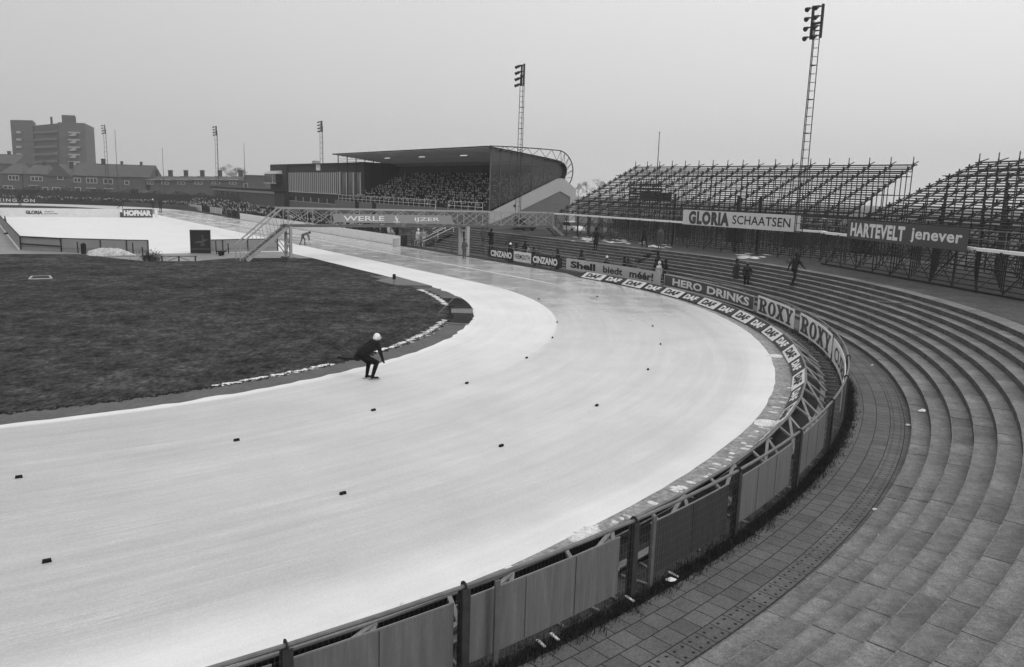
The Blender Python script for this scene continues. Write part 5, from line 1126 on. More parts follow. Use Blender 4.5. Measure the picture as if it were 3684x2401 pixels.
for i in range(6): mb = MB(); mb.beam(un(105, 2.6 + 3.1 * i, .72), un(105, 2.6 + 3.1 * (i + 1), .72), .06, 1.44); pp_ = mb.build('panel', P['sign_white'], fb)
def at_u(tm, n, z, u=104.95):
    for v in tm.v: v[:] = un(u, n + v.x, z + v.z)
    return tm
na = toun(onU((.16807 * 545) * .646, 490, 104.9))[1]; nb_ = toun(onU((.16807 * 910) * .646, 490, 104.9))[1]; nc_ = toun(onU((.16807 * 1230) * .646, 490, 104.9))[1]; zg = onU((.16807 * 730) * .646, (680 + .16807 * 505) * .646, 104.9).z
at_u(text_mb('GLORIA', nb_ - na, .62, .06), (na + nb_) / 2, zg).build('lettering', P['letter_grey'], fb)
at_u(text_mb('KUNST-', (nc_ - nb_) * .6, .2, .02), nb_ + (nc_ - nb_) * .45, zg + .15).build('lettering', P['letter_grey'], fb); at_u(text_mb('en SCHAATSEN', (nc_ - nb_) * .9, .2, .02), nb_ + (nc_ - nb_) * .55, zg - .17).build('lettering', P['letter_grey'], fb)
h0, h1 = onU((380 + .2185 * 282) * .646, (680 + .2185 * 475) * .646, 104.2), onU((380 + .2185 * 775) * .646, (680 + .2185 * 475) * .646, 104.2); hn0, hn1 = toun(h0)[1], toun(h1)[1]
hf = root('advertising_board', un(104.2, (hn0 + hn1) / 2, 0), 'dark board lettered HOFNAR in white slab capitals at the far end of the rink', 'sign')
mb = MB(); mb.beam(un(104.2, hn0, .82), un(104.2, hn1, .82), .08, 1.5); p = mb.build('panel', P['sign_mid'], hf)
mb = MB(); mb.beam(un(104.1, hn0, 1.6), un(104.1, hn1 + .8, 1.6), .14, .1); mb.beam(un(104.1, hn1 + .35, .85), un(104.1, hn1 + .8, .85), .1, 1.45); mb.build('white_edge', P['white_paint'], p)
at_u(text_mb('HOFNAR', (hn1 - hn0) * .92, 1.0, .07), (hn0 + hn1) / 2, .82, 104.13).build('lettering', P['letter_white'], p)
# dark billboard with a pale rider-like figure
bb0, bb1 = gnd((380 + .2185 * 1400) * .646, (680 + .2185 * 1065) * .646), gnd((380 + .2185 * 1735) * .646, (680 + .2185 * 1065) * .646); t = (bb1 - bb0); W = t.length; t.normalize(); o_ = V((-t.y, t.x, 0)); m = Matrix((t, o_, Z)).transposed().to_4x4(); m.translation = (bb0 + bb1) / 2
bl = root('billboard', (0, 0, 0), 'square black billboard with a faint grey winged figure, standing by the rink opening', 'billboard', mtx=m)
mb = MB(); mb.box((0, .05, 1.1), (W, .08, 2.15)); p = mb.build('panel', P['sign_black'], bl, local=True)
mb = MB(); mb.box((0, .04, 2.2), (W + .1, .14, .06)); mb.box((-W / 2, .04, 1.1), (.05, .14, 2.2)); mb.box((W / 2, .04, 1.1), (.05, .14, 2.2)); mb.build('frame', P['plywood'], bl, local=True)
mb = MB()
for q in ([(-.6, 1.0), (-.2, 1.2), (.1, 1.18), (.2, 1.5), (.05, 1.75), (.22, 1.7), (.32, 1.3), (.62, 1.38), (.64, 1.28), (.3, 1.08), (.1, .98), (-.2, .98)], [(-.05, .72), (.4, .74), (.3, .98), (.1, .98)]): mb.poly([V((x, 0, z)) for x, z in q])
mb.build('figure', P['sign_mid'], p, local=True)
mb = MB(); mb.box((0, 0, .42), (W * .9, .03, .1)); mb.build('lower_bar', P['sign_mid'], p, local=True)
def tres(px0, px1, py, h, n, lab):
    a, b = gnd(px0, py), gnd(px1, py); rt = root('low_barrier', (a + b) / 2, lab, 'barrier', 'low trestle rails at the rink apron'); mb = MB(); mb.beam(a + Z * h, b + Z * h, .06, .05); mb.build('rail', P['wood_dark'], rt)
    for i in range(n): q = a.lerp(b, (i + .1) / (n - 1) if n > 1 else 0) if n < 3 else a.lerp(b, .05 + .9 * i / (n - 1)); mb = MB(); mb.beam(q, q + Z * h, .1, .1, NN); mb.build('leg', P['wood_dark'], rt)
    if n == 3:
        c = a.lerp(b, .5)
        for e in (.22, .78): mb = MB(); mb.beam(a.lerp(b, e) + Z * .05, c + Z * (h - .05), .04, .04); mb.build('brace', P['wood_dark'], rt)
tres((380 + .2185 * 900) * .646, (380 + .2185 * 1510) * .646, (680 + .2185 * 1193) * .646, .43, 3, 'low dark trestle rail with two diagonal braces before the billboard')
tres((380 + .2185 * 640) * .646, (380 + .2185 * 712) * .646, (680 + .2185 * 1190) * .646, .42, 2, 'short dark trestle beside the snow heap')
for px, py, h, lab in ((1672 * .16807, 680 + 1370 * .16807, 1.0, 'leaning dark stake left of the dark bin by the rink'), (1825 * .16807, 680 + 1400 * .16807, 1.0, 'thin stake against the dark bin by the rink'), (380 + 458 * .2185, 680 + 1100 * .2185, 1.15, 'stake in the brush heap by the rink, left'), (380 + 618 * .2185, 680 + 1170 * .2185, 1.1, 'stake in the brush heap by the rink, right'), (380 + 2025 * .2185, 680 + 1060 * .2185, .95, 'dark stake on the lawn between billboard and footbridge'), (380 + 2225 * .2185, 680 + 1170 * .2185, 1.2, 'dark stake at the foot of the footbridge stairs'), (380 + 1825 * .2185, 680 + 1075 * .2185, 1.25, 'dark post behind the small cart by the rink boards')):
    g = gnd(px * .646, py * .646); mb = MB(); mb.tube(g, g + Z * h + V((-.03, 0, 0)), .05, 6); tag(mb.build('stake', P['wood_dark']), lab, 'stake', 'stakes round the rink apron')
g = gnd((1795 * .16807) * .646, (680 + 1390 * .16807) * .646); mb = MB(); mb.tube(g, g + Z * .85, .2, 10, .23); mb.tube(g + Z * .85, g + Z * .95, .24, 10, .1); tag(mb.build('litter_bin', P['coat_black']), 'black upright bin standing between two stakes by the rink', 'bin')
g = gnd(252, 594); mb = MB(); blob(mb, g, 2.1, .9, .62, (CX, V((-CX.y, CX.x, 0))), random.Random(2), 22); tag(mb.build('snow_heap', P['dirty_snow'], smooth=True), 'heap of dirty snow before the rink boards', 'snow heap')
r = random.Random(31); mb = MB(); g = gnd(352, 606)
for _ in range(420): c = g + V((r.gauss(0, .4), r.gauss(0, .35), abs(r.gauss(.1, .3)))); d = V((r.gauss(0, .22), r.gauss(0, .22), r.gauss(.05, .2))); mb.tube(c, c + d, .012, 3, cap=False)
tag(mb.build('brush_heap', P['twig']), 'dark heap of brushwood round two stakes at the rink apron', 'brush heap')
g = gnd((380 + .2185 * 1905) * .646, (680 + .2185 * 1100) * .646); ct = root('hand_cart', g, 'small dark hand cart right of the billboard', 'cart'); ax = (CX, V((-CX.y, CX.x, 0)), Z)
mb = MB(); mb.box(g + Z * .4, (.8, .5, .12), ax); mb.build('tray', P['coat_dark'], ct); mb = MB(); mb.tube(g + CX * .35 + Z * .4, g + CX * .75 + Z * .7, .025, 5); mb.build('handle', P['coat_dark'], ct)
for s in (-.28, .28): mb = MB(); c = g + ax[1] * s + Z * .2; mb.tube(c - ax[1] * .04, c + ax[1] * .04, .2, 12); mb.build('wheel', P['rubber'], ct)
for px, py, lab in ((40 * .16807 * .646, (680 + 725 * .16807) * .646, 'black mat on the side path, farther one'), (170 * .16807 * .646, (680 + 970 * .16807) * .646, 'black mat on the side path, nearer one')):
    g = gnd(px, py); mb = MB(); blob(mb, g, .5, .3, .18, None, random.Random(int(py)), 12); tag(mb.build('black_mat', P['rubber']), lab, 'mat', 'black mats on the side path')
g = gnd(125 * .16807 * .646, (680 + 850 * .16807) * .646); mb = MB(); mb.tube(g, g + Z * 1.6, .28, 10, .04); mb.tube(g, g + Z * .08, .36, 10); tag(mb.build('marker_cone', P['coat_dark']), 'tall dark cone standing on the side path left of the rink', 'cone')
# parked cars seen over the edge of the terrace
def car(c, ang, m, label):
    mt = Matrix.Translation(c) @ Matrix.Rotation(ang, 4, 'Z'); rt = root('parked_car', (0, 0, 0), label, 'car', mtx=mt)
    mb = MB(); xs_ = [-2.0, -1.9, -1.2, 1.0, 1.9, 2.05]; zz = [.55, .85, .92, .88, .75, .5]
    for (x0, z0), (x1, z1) in zip(zip(xs_, zz), list(zip(xs_, zz))[1:]): mb.hexa([(x0, -.78, .28), (x1, -.78, .28), (x1, .78, .28), (x0, .78, .28)], [(x0, -.74, z0), (x1, -.74, z1), (x1, .74, z1), (x0, .74, z0)])
    mb.build('body', P[m], rt, local=True)
    mb = MB(); mb.hexa([(-1.7, -.72, .88), (.9, -.72, .88), (.9, .72, .88), (-1.7, .72, .88)], [(-1.25, -.58, 1.36), (.35, -.58, 1.36), (.35, .58, 1.36), (-1.25, .58, 1.36)]); g_ = mb.build('windows', P['glass_dark'], rt, local=True)
    mb = MB(); n = 16
    for i in range(8):
        x0, x1 = -1.3 + 1.75 * i / 8, -1.3 + 1.75 * (i + 1) / 8; h = lambda x: 1.36 + .1 * (1 - ((x + .42) / .9) ** 2); mb.hexa([(x0, -.6, 1.34), (x1, -.6, 1.34), (x1, .6, 1.34), (x0, .6, 1.34)], [(x0, -.52, h(x0)), (x1, -.52, h(x1)), (x1, .52, h(x1)), (x0, .52, h(x0))])
    mb.build('roof', P[m], rt, local=True)
    for x in (-1.25, 1.25):
        for y in (-.72, .72): mb = MB(); mb.tube((x, y - .08, .31), (x, y + .08, .31), .31, 14); mb.build('wheel', P['rubber'], rt, local=True)
    for y in (-.55, .55): mb = MB(); mb.tube((2.03, y, .6), (2.07, y, .6), .1, 10); mb.build('headlight', P['letter_soft'], rt, local=True)
p = onN(1325, 560, 63); car(V((p.x, p.y, ZP - .35)), math.atan2(UU.y, UU.x) + math.pi, 'car_white', 'white car whose roof shows under the left end of the scaffold stand')
p = onN((1680 + .245 * 800) * .646, (500 + .245 * 1390) * .646, 55.3); car(V((p.x, p.y, ZP - .05)), math.atan2(UU.y, UU.x), 'car_dark', 'dark car parked under the right end of the footbridge')
# ------------------------------------------------------------------ people
PM = lambda coat, tr='trousers': [P[coat], P[tr], P['skin'], P['leather']]
def stand_caps(la=(.02, .26, 1.14, .08, .27, .90), ra=None, legs=((.0, .1, .5, -.02, .1, .09), (.03, -.1, .5, .02, -.1, .09)), lean=0.0, coat=.0, head=0.0):
    ra = ra or (la[0], -la[1], la[2], la[3], -la[4], la[5]); L_ = lean; c = []
    sh = .40 * L_; cap = [(( -.01, .085, .93), (-.01, -.085, .93), .115, .115, 1), ((0, .05, 1.0), (sh, .07, 1.33), .125, .13, 0), ((0, -.05, 1.0), (sh, -.07, 1.33), .125, .13, 0), ((sh, .15, 1.41), (sh, -.15, 1.41), .075, .075, 0), ((sh * .5 + .03, 0, 1.12), (sh + .03, 0, 1.3), .12, .13, 0),
        ((sh + .01, 0, 1.44), (sh + .03 + head, 0, 1.56), .055, .05, 2), ((sh + .02 + head, 0, 1.63), (sh + .04 + head, 0, 1.68), .092, .095, 2), ((sh + .06 + head, 0, 1.58), (sh + .07 + head, 0, 1.6), .06, .06, 2), ((sh + .13 + head, 0, 1.635), (sh + .145 + head, 0, 1.615), .016, .02, 2), ((sh + .03 + head, .095, 1.64), (sh + .03 + head, .1, 1.61), .02, .018, 2), ((sh + .03 + head, -.095, 1.64), (sh + .03 + head, -.1, 1.61), .02, .018, 2)]
    for s, a in ((1, la), (-1, ra)):
        cap += [((sh, s * .19, 1.40), (a[0] + sh, a[1], a[2]), .068, .052, 0), ((a[0] + sh, a[1], a[2]), (a[3] + sh, a[4], a[5]), .05, .038, 0)]
        w_ = V((a[3] + sh, a[4], a[5])); d = (w_ - V((a[0] + sh, a[1], a[2]))).normalized(); cap += hand_caps(w_ + d * .02, d, V((1, 0, 0)) if abs(d.x) < .7 else V((0, 1, 0)), 2)
    for s, l in ((1, legs[0]), (-1, legs[1])):
        k, an = V(l[:3]), V(l[3:]); cap += [((0, s * .09, .9), k, .098, .066, 1), (k, an, .064, .045, 1), (an + V((-.03, 0, -.03)), an + V((.17, s * .02, -.045)), .045, .038, 3)]
    if coat: cap += [((0, .05, 1.0), (.0, .07, .9 - coat), .13, .16, 0), ((0, -.05, 1.0), (.0, -.07, .9 - coat), .13, .16, 0), ((.0, 0, 1.0), (.02, 0, .9 - coat), .13, .16, 0)]
    return cap
VX = .021
BASE = {
 'stand': body(stand_caps(), PM('coat_dark'), VX, 'person_body'),
 'coat': body(stand_caps(coat=.28), PM('coat_dark'), VX, 'person_body'),
 'pockets': body(stand_caps(la=(-.06, .30, 1.15, .12, .2, 1.0), coat=.05), PM('coat_dark'), VX, 'person_body'),
 'lean': body(stand_caps(la=(.12, .25, 1.17, .34, .2, 1.12), lean=.45, head=.04), PM('coat_dark'), VX, 'person_body'),
 'camera': body(stand_caps(la=(.16, .22, 1.2, .24, .07, 1.5), coat=.25, head=.0), PM('coat_dark'), VX, 'person_body'),
 'walk': body(stand_caps(la=(-.12, .27, 1.16, -.16, .33, .93), ra=(.14, -.27, 1.16, .3, -.3, 1.0), legs=((.22, .1, .56, .06, .1, .16), (-.06, -.1, .5, -.24, -.1, .12)), lean=.12), PM('coat_dark'), VX, 'person_body'),
 'bend': body([(( -.1, .09, .92), (-.1, -.09, .92), .115, .115, 1), ((-.06, .06, .98), (.36, .08, 1.12), .125, .13, 0), ((-.06, -.06, .98), (.36, -.08, 1.12), .125, .13, 0), ((.4, .16, 1.13), (.4, -.16, 1.13), .08, .08, 0), ((.45, 0, 1.16), (.53, 0, 1.18), .055, .055, 2), ((.58, 0, 1.2), (.62, 0, 1.17), .095, .095, 2),
   ((.4, .19, 1.1), (.5, .2, .84), .066, .05, 0), ((.5, .2, .84), (.56, .12, .62), .05, .038, 0), ((.4, -.19, 1.1), (.44, -.2, .84), .066, .05, 0), ((.44, -.2, .84), (.52, -.12, .58), .05, .038, 0), ((-.1, .1, .9), (.12, .11, .5), .1, .068, 1), ((.12, .11, .5), (.1, .11, .09), .064, .045, 1), ((-.1, -.1, .9), (-.14, -.11, .5), .1, .068, 1), ((-.14, -.11, .5), (-.36, -.11, .1), .064, .045, 1),
   ((.08, .11, .06), (.27, .12, .045), .045, .038, 3), ((-.38, -.11, .06), (-.2, -.12, .045), .045, .038, 3)] + hand_caps((.56, .12, .6), (.1, -.1, -1), (1, 0, 0), 2) + hand_caps((.52, -.12, .56), (.1, .1, -1), (1, 0, 0), 2), PM('coat_mid'), VX, 'person_body'),
 'skate': body([(( -.12, .09, .86), (-.12, -.09, .86), .115, .115, 1), ((-.1, .06, .92), (.3, .08, 1.12), .12, .125, 0), ((-.1, -.06, .92), (.3, -.08, 1.12), .12, .125, 0), ((.32, .16, 1.14), (.32, -.16, 1.14), .075, .075, 0), ((.38, 0, 1.2), (.47, 0, 1.26), .055, .055, 2), ((.5, 0, 1.3), (.54, 0, 1.28), .095, .095, 2),
   ((.32, .19, 1.12), (.1, .3, .98), .06, .05, 0), ((.1, .3, .98), (-.12, .2, 1.0), .048, .04, 0), ((.32, -.19, 1.12), (.42, -.28, .85), .06, .05, 0), ((.42, -.28, .85), (.56, -.2, .7), .048, .04, 0), ((-.12, .1, .84), (.2, .12, .56), .1, .068, 1), ((.2, .12, .56), (.05, .12, .12), .062, .045, 1), ((-.12, -.1, .84), (-.1, -.2, .5), .1, .066, 1), ((-.1, -.2, .5), (-.5, -.3, .22), .06, .045, 1), ((.03, .12, .08), (.22, .12, .06), .045, .036, 3), ((-.52, -.3, .18), (-.36, -.32, .08), .045, .036, 3)] + hand_caps((-.14, .19, 1.0), (-1, -.3, 0), (0, 0, 1), 2) + hand_caps((.57, -.19, .69), (.6, .3, -.6), (1, 0, 0), 2), PM('coat_black'), VX, 'person_body'),
}
def top_of(me): return max(v.co.z for v in me.vertices)
def hat_mesh(c, kind):
    mb = MB(); c = V(c)
    if kind == 'hair':
        mb.ell(c + V((-.012, 0, .03)), (.108, .106, .098), 12, 8)
    elif kind == 'cap': mb.ell(c + V((0, 0, .045)), (.112, .11, .09), 12, 8); mb.ell(c + V((.1, 0, .035)), (.075, .085, .014), 10, 4)
    elif kind == 'hat': mb.tube(c + V((0, 0, .045)), c + V((0, 0, .17)), .112, 14, .095); mb.tube(c + V((0, 0, .045)), c + V((0, 0, .06)), .17, 16)
    else: mb.ell(c + V((-.005, 0, .03)), (.118, .116, .125), 14, 10); mb.ell(c + V((-.01, 0, .16)), (.035, .035, .03), 8, 6)
    return mb
HC = {'stand': (.03, 0, 1.665), 'coat': (.03, 0, 1.665), 'pockets': (.03, 0, 1.665), 'lean': (.25, 0, 1.665), 'camera': (.03, 0, 1.665), 'walk': (.078, 0, 1.665), 'bend': (.6, 0, 1.2), 'skate': (.52, 0, 1.30)}
CACHE = {}
def person(pos, heading, pose, coat, label, hat='hair', hatm='hair', scale=1.0, group=None, tr='trousers'):
    scale *= PSC
    key = (pose, coat, tr)
    if key not in CACHE:
        me = BASE[pose].copy(); me.materials.clear()
        for m in PM(coat, tr): me.materials.append(m)
        CACHE[key] = me
    o = tag(link('person', CACHE[key]), label, 'person', group); o.matrix_world = Matrix.Translation(pos) @ Matrix.Rotation(heading, 4, 'Z') @ Matrix.Scale(scale, 4)
    hk = ('hat', pose, hat, hatm)
    if hk not in CACHE: CACHE[hk] = hat_mesh(HC[pose], hat).mesh(hat, P[hatm], None, True)
    link({'hair': 'hair', 'cap': 'cap', 'hat': 'hat', 'wool': 'woolly_hat'}[hat], CACHE[hk], o); return o
def face(pos, target): d = V(target) - V(pos); return math.atan2(d.y, d.x)
ICE = un(0, 20)
PSC = 1.17
def at_head(px, py, zg, h=1.75): h *= 1.17; return gnd(px, py, zg + h) - Z * h
def crowd_at(px, py, h):
    """stand on the walk or on a step so that the head reaches the surveyed point; returns the spot and the height it implies"""
    best = None
    for k in range(-1, 6):
        z = .02 if k < 0 else Z0_ + RISE * k; lo, hi = (41.9, 43.5) if k < 0 else (R0 + TREAD * k + .12, R0 + TREAD * (k + 1) - .12)
        p = gnd(px, py, z + h * PSC); u_, n_ = toun(p); r_ = n_ if u_ > 0 else math.hypot(u_, n_); rc = max(lo, min(r_, hi)); a = -u_ if u_ > 0 else math.degrees(math.atan2(-u_, n_))
        if best is None or abs(rc - r_) < best[0]: best = (abs(rc - r_), a, rc, z)
    b = pt(best[1], best[2], best[3]); d = ray(px, py); t = math.hypot(b.x, b.y) / math.hypot(d.x, d.y); hh = EYE.z + d.z * t - b.z
    return b, max(h * .8, min(hh, h * 1.45))
def D6(x, y): return (1700 + .3151 * x) * .646, (800 + .3151 * y) * .646
# spectators behind the CINZANO boards
gA, gB = 'spectators behind the black drinks boards', 'spectators behind the long pale board'
for i, (x, y, h, pose, coat, hat, hm, lab) in enumerate(((370, 210, 1.72, 'coat', 'coat_dark', 'hair', 'hair', 'person in a dark coat at the left of the row behind the black boards'), (408, 222, 1.6, 'lean', 'coat_mid', 'hair', 'hair', 'person in a grey coat leaning on the fence beside a white woolly hat'), (450, 236, 1.55, 'lean', 'coat_dark', 'wool', 'wool_white', 'person in a white woolly hat leaning on the fence behind the black boards'), (502, 232, 1.6, 'pockets', 'coat_black', 'cap', 'hair', 'person in a black coat and cap behind the white centre board'), (540, 248, 1.5, 'lean', 'coat_mid', 'hair', 'hair', 'short person in grey behind the white centre board'), (606, 210, 1.8, 'coat', 'coat_black', 'hair', 'hair', 'tallest person of the row behind the black boards'), (640, 262, 1.5, 'stand', 'coat_light', 'hair', 'hair', 'person in a pale jacket behind the right end of the white centre board'), (695, 278, 1.5, 'lean', 'coat_dark', 'cap', 'hair', 'dark clad person leaning behind the right black board'), (738, 285, 1.5, 'lean', 'coat_mid', 'hair', 'hair', 'grey clad person leaning behind the right black board'), (798, 290, 1.65, 'pockets', 'coat_dark', 'hair', 'hair', 'person standing alone over the right black board'), (890, 328, 1.4, 'stand', 'coat_dark', 'cap', 'hair', 'child in a cap at the right end of the black boards'))):
    p, hh = crowd_at(*D6(x, y), h); u_, n_ = toun(p); person(p, face(p, un(u_ - 1, 0)) + (i % 3 - 1) * .3, pose, coat, lab, hat, hm, hh / 1.79 / PSC, gA)
for i, (x, y, h, pose, coat, hat, hm, lab) in enumerate(((1243, 312, 1.6, 'coat', 'coat_dark', 'hair', 'hair', 'left one of a dark pair behind the word Shell'), (1280, 318, 1.55, 'lean', 'coat_mid', 'cap', 'hair', 'right one of a dark pair behind the word Shell'), (1538, 384, 1.5, 'lean', 'coat_dark', 'wool', 'sign_white', 'person in a pale hat bending over the long pale board'), (1722, 384, 1.65, 'coat', 'coat_black', 'hair', 'hair', 'person in black standing behind the word biedt'), (1806, 408, 1.5, 'lean', 'coat_dark', 'hair', 'hair', 'person with a pale collar behind the gap after biedt'), (1868, 418, 1.5, 'pockets', 'coat_mid', 'hair', 'hair', 'person in grey behind the start of the word meer'), (2015, 326, 1.75, 'coat', 'coat_dark', 'hat', 'coat_dark', 'person in a dark hat and long coat standing a step higher behind the pale board'), (2100, 412, 1.65, 'pockets', 'coat_black', 'hair', 'hair', 'person in black next to someone in white behind the pale board'), (2138, 448, 1.55, 'stand', 'coat_white', 'wool', 'sign_white', 'person in a white coat and hat at the right end of the pale board'), (2215, 416, 1.78, 'camera', 'coat_black', 'hair', 'hair', 'broad person in black at the right end of the pale board, hands before the chest'))):
    p, hh = crowd_at(*D6(x, y), h); person(p, face(p, CC) + (i % 3 - 1) * .3, pose, coat, lab, hat, hm, hh / 1.79 / PSC, gB)
def at_foot(px, py, k): # stand on terrace step k at the surveyed foot pixel
    z = Z0_ + RISE * k if k >= 0 else .02; return gnd(px, py, z)
p = at_foot(1843, 666, 5); person(p, face(p, p + NN * -.2 + V((1, .5, 0))), 'walk', 'coat_black', 'person in dark clothes climbing the terrace steps at the right, arms swinging', 'hair', 'hair', 1.06)
p = at_foot(1709, 668, 1); person(p, face(p, CC), 'coat', 'coat_dark', 'taller of two people in dark coats above the drinks board, on the left', 'hair', 'hair', 1.0, 'pair above the drinks board')
p = at_foot(1733, 676, 1); person(p, face(p, CC) + .6, 'pockets', 'coat_black', 'right one of two people in dark coats above the drinks board, head bowed', 'cap', 'hat_grey', .97, 'pair above the drinks board')
p = at_foot(1384, 582, 7); person(p, face(p, CC), 'coat', 'coat_black', 'lone person standing on the terrace steps under the white deck', 'hat', 'coat_black', .98)
p = at_foot(1497, 576, 9); person(p, face(p, p + UU), 'walk', 'coat_black', 'dark figure moving under the scaffold beside a slanting pole', 'hair', 'hair', 1.0)
p = gnd(1533, 580, ZP); person(p, face(p, CC), 'stand', 'coat_mid', 'shadowy figure among the posts under the scaffold', 'hair', 'hair', 1.0)
p = at_foot(1141, 583, 2); person(p, face(p, CC) + .3, 'camera', 'coat_black', 'bulky person in black leaning beside the right bridge pillar, below the bridge', 'hair', 'hair', 1.1)
p = at_foot(1122, 570, 3); person(p, face(p, p + UU), 'coat', 'coat_mid', 'person in a grey coat right behind the right bridge pillar', 'cap', 'hair', .98)
p = at_foot(1073, 566, 3); person(p, face(p, CC), 'coat', 'coat_black', 'tall person in a black coat left of the bridge pillars', 'hair', 'hair', 1.12)
p = gnd(1079, 602, .02); person(p, face(p, CC), 'pockets', 'coat_mid', 'smaller person in grey before the black coat, left of the bridge pillars', 'hair', 'hair', .95)
oz = lambda x, y: ((1320 + .2017 * x) * .646, (820 + .2017 * y) * .646)
p = gnd(*oz(912, 330), .02); person(p, face(p, p - UU), 'stand', 'coat_white', 'person in a white jacket with a bicycle by the end of the white boards', 'wool', 'wool_white', .98)
p = gnd(*oz(1005, 335), .02); person(p, face(p, p - UU + NN * -.4), 'pockets', 'coat_light', 'person in a pale jacket carrying a white bag beside the bicycle', 'hair', 'hair', 1.0)
mb = MB(); mb.box(gnd(*oz(978, 330), .02) + Z * .95, (.42, .3, .8), (UU, NN, Z)); mb.box(gnd(*oz(978, 330), .02) + Z * 1.42, (.2, .04, .16), (UU, NN, Z)); tag(mb.build('white_bag', P['coat_white']), 'big white bag held by the person beside the bicycle', 'bag')
p = gnd(*oz(815, 330), .02); person(p, face(p, CC), 'coat', 'coat_mid', 'dark figure standing before the white handrails', 'hair', 'hair', 1.08)
p = gnd(*oz(1120, 270), .39); person(p, face(p, CC), 'coat', 'coat_mid', 'grey figure on the steps right of the cyclists', 'hair', 'hair', 1.05)
p = un(37.2, 40.9, .02); person(p, face(p, p - NN), 'lean', 'coat_light', 'person in a pale coat leaning over the end of the white boards', 'hair', 'hair', 1.0)
p = un(39.2, 40.95, .02); person(p, face(p, p - NN), 'lean', 'coat_black', 'person in black leaning far over the white boards', 'hair', 'hair', 1.0)
p = un(36.0, 41.2, .02); person(p, face(p, p - NN), 'coat', 'coat_mid', 'person in grey standing at the very end of the white boards', 'hair', 'hair', 1.0)
# bicycle leaning at the rail
g = gnd(*oz(935, 362), .02); bk = root('bicycle', g, 'dark bicycle held at the rail near the end of the white boards', 'bicycle'); dx = CX * .9 + UU * -.1; dx.z = 0; dx.normalize()
for s in (-.52, .52):
    c = g + dx * s + Z * .34; mb = MB(); n = 20; mb.path([c + dx * (.33 * math.cos(2 * math.pi * i / n)) + Z * (.33 * math.sin(2 * math.pi * i / n)) for i in range(n + 1)], .02, 6); wl = mb.build('wheel', P['rubber'], bk)
    mb = MB()
    for i in range(10): mb.tube(c, c + dx * (.32 * math.cos(i * .628)) + Z * (.32 * math.sin(i * .628)), .004, 3)
    mb.build('spokes', P['rail_grey'], wl)
mb = MB(); A_, B_, S_, H_, Rr = g + dx * -.52 + Z * .34, g + dx * -.05 + Z * .3, g + dx * -.2 + Z * .82, g + dx * .36 + Z * .82, g + dx * .52 + Z * .34
for a, b in ((A_, B_), (B_, S_), (A_, S_), (B_, H_), (S_, H_), (H_, Rr)): mb.tube(a, b, .018, 6)
mb.build('frame', P['coat_dark'], bk); mb = MB(); mb.ell(S_ + Z * .08, (.13, .08, .04), 8, 6); mb.build('saddle', P['leather'], bk); mb = MB(); mb.tube(H_, H_ + Z * .22, .016, 6); mb.tube(H_ + Z * .22 - dx * .2, H_ + Z * .22 + dx * .05, .016, 6); mb.build('handlebar', P['rail_grey'], bk)
# people on the ice and at the rink
p = gnd(705.5, 570, .012); hd = math.atan2(CX.y, CX.x) + .15; person(p, hd, 'bend', 'coat_mid', 'worker bending forward on the ice beyond the footbridge with a scraper', 'hair', 'hair', 1.0)
e = p + V((math.cos(hd), math.sin(hd), 0)) * .75; mb = MB(); mb.tube(p + V((math.cos(hd), math.sin(hd), 0)) * .5 + Z * .62, e + Z * .03, .018, 6); mb.beam(e + Z * .03 - V((-math.sin(hd), math.cos(hd), 0)) * .25, e + Z * .03 + V((-math.sin(hd), math.cos(hd), 0)) * .25, .04, .06); tag(mb.build('ice_scraper', P['wood_light']), 'long handled scraper in the hands of the bending worker', 'tool')
for px, py, pose, coat, hat, hm, lab, hh in ((356, 491, 'stand', 'coat_black', 'wool', 'wool_white', 'person in dark clothes and white hat behind the HOFNAR board', 2.0), (374, 495, 'pockets', 'coat_black', 'hair', 'hair', 'person in black at the right end of the HOFNAR board', 2.0), (47, 478, 'stand', 'coat_black', 'hair', 'hair', 'person in black standing before the far dark board with white capitals', 2.2), (283, 486, 'skate', 'coat_black', 'hair', 'hair', 'distant skater stooping on the far end of the track', 2.0), (541, 478, 'coat', 'coat_dark', 'hair', 'hair', 'dark figure standing on the ice edge at the far straight', 1.15)):
    p = gnd(px, py, .012); d = p.length; person(p, math.atan2(CX.y, CX.x) + (.2 if pose == 'skate' else -1.5), pose, coat, lab, hat, hm, hh * .62 if hh > 1.5 else hh)

